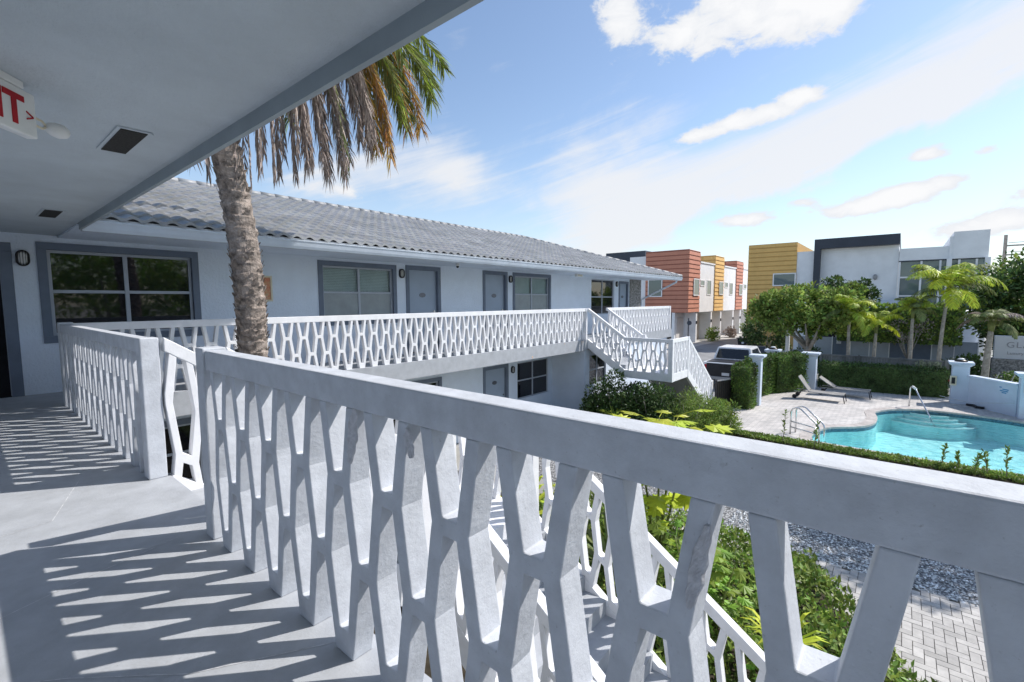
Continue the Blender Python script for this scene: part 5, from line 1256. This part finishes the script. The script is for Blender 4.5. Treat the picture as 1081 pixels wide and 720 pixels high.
mb=MB(); prof=[(0,.4),(.02,.85),(.6,.93),(3.2,.92),(4.2,.75),(4.3,.4)]; mb.extr(cq([(a,-.85,b) for a,b in prof]),Mc.to_3x3()@Vector((0,1.7,0))); mb.build('body',M['charcoal'],t,bevel=.06)
mb=MB(); mb.hexa(cq([(.5,-.75,.93),(3.1,-.75,.93),(3.1,.75,.93),(.5,.75,.93),(1.0,-.58,1.4),(2.3,-.58,1.4),(2.3,.58,1.4),(1.0,.58,1.4)])); mb.build('cabin_glass',M['carglass'],t,bevel=.04)
for wx in (.8,3.4):
    for s in (-1,1): c_=Mc@Vector((wx,s*.75,.32)); ax=Mc.to_3x3()@Vector((0,s,0)); MB().tube([c_,c_+ax*.12],.32,16).build('wheel',M['black'],t)
t=thing('refuse_bin','black wheeled refuse bin standing on the alley near the far garages','bin',(43.9,10.4,G))
mb=MB(); mb.hexa([(43.6,10.05,G+.1),(44.2,10.05,G+.1),(44.2,10.75,G+.1),(43.6,10.75,G+.1),(43.5,9.95,G+.95),(44.3,9.95,G+.95),(44.3,10.85,G+.95),(43.5,10.85,G+.95)]); mb.build('tub',M['black'],t,bevel=.02)
MB().box((43.42,9.88,G+.951),(44.36,10.92,G+1.02)).build('lid',M['black'],t,bevel=.02)
for y in (10.1,10.7): MB().tube([(44.2,y-.04,G+.12),(44.2,y+.04,G+.12)],.12,12).build('wheel',M['black'],t)
MB().tube([(43.45,10.4,G+.62),(43.52,10.4,G+.62)],.10,12).build('badge',M['signwhite'],t)
t=thing('white_post','square white post standing beside the dark small tree past the pool','post',(32.8,5.3,G))
MB().box((32.7,5.2,G),(32.9,5.4,-.30)).build('shaft',M['white'],t,bevel=.01); MB().box((32.66,5.16,-.299),(32.94,5.44,-.24)).build('cap',M['white'],t,bevel=.01)
t=thing('street_sign','dark round sign on a thin pole in front of the first garage','sign',(45.0,15.6,G))
MB().tube([(45,15.6,G),(45,15.6,-.3)],.05,8).build('pole',M['charcoal'],t); MB().tube([(44.93,15.5,-.75),(44.97,15.5,-.75)],.22,18).build('plate',M['charcoal'],t)
# stone sign wall
t=thing('sign_wall','pale sign wall with silver letters on a stone base at the right edge','sign',(33,-4.6,G))
MB().box((33,-7.2,-1.55),(33.4,-3.62,-.42)).build('sign_face',M['signwhite'],t,bevel=.01)
MB().box((32.9,-7.4,G),(33.5,-3.55,-1.552)).build('stone_base',M['stone'],t)
text_mesh('sign_letters','GLASS',.40,(32.99,-4.02,-.98),(0,-1,0),(0,0,1),M['letter'],t,.006,spacing=1.15)
text_mesh('sign_letters','Luxury Residences',.20,(32.99,-4.06,-1.32),(0,-1,0),(0,0,1),M['letter'],t,.005)
t=thing('deck_chair','dark reclining metal chair frame on the lawn beyond the low wall','chair',(28.6,-3.2,-2.9))
for s in (0,.5):
    MB().tube([(28.6+s*.3,-3.0-s,G),(28.6+s*.3,-3.35-s,-1.75)],.02,6).build('leg',M['chrome'],t); MB().tube([(28.6+s*.3,-3.5-s,G),(28.6+s*.3,-2.95-s,-2.2)],.02,6).build('leg',M['chrome'],t)
MB().box((28.55,-3.85,-2.35),(28.9,-2.95,-2.32)).build('seat',M['sling'],t)
M['lawn']=pmat('dry_lawn',(.34,.36,.14),.9,.25,1.5,.3,60)
sheet('lawn',[(26.9,-8),(28.9,-8),(28.9,-2.1),(27.9,-2.0),(26.9,-2.4)],G+.0,M['lawn'])
# utility pole with wires
t=thing('utility_pole','brown utility pole with crossarms standing above the trees at the right','utility pole',(60,-6.72,G))
MB().tube([(60,-6.72,G),(60,-6.72,7.0)],[.16,.12],8).build('pole',M['bark'],t)
for z in (6.0,5.2,4.6): MB().box((59.9,-8.4,z),(60.1,-6.8,z+.12)).build('crossarm',M['bark'],t)
for z in (6.3,5.5): MB().tube([(60,-6.9,z),(50,-13,z-.6),(40,-20,z)],.02,4).build('wire',M['black'],t)
# low building masses beyond so the horizon is not empty
t=thing('distant_building','low pale building far down the alley between the townhouse rows','building',(150,18,G))
MB().box((150,2,G),(160,40,3.2)).build('wall',M['white'],t); MB().box((149.9,2,2.7),(160.1,40,3.5)).build('roof',M['trim'],t)
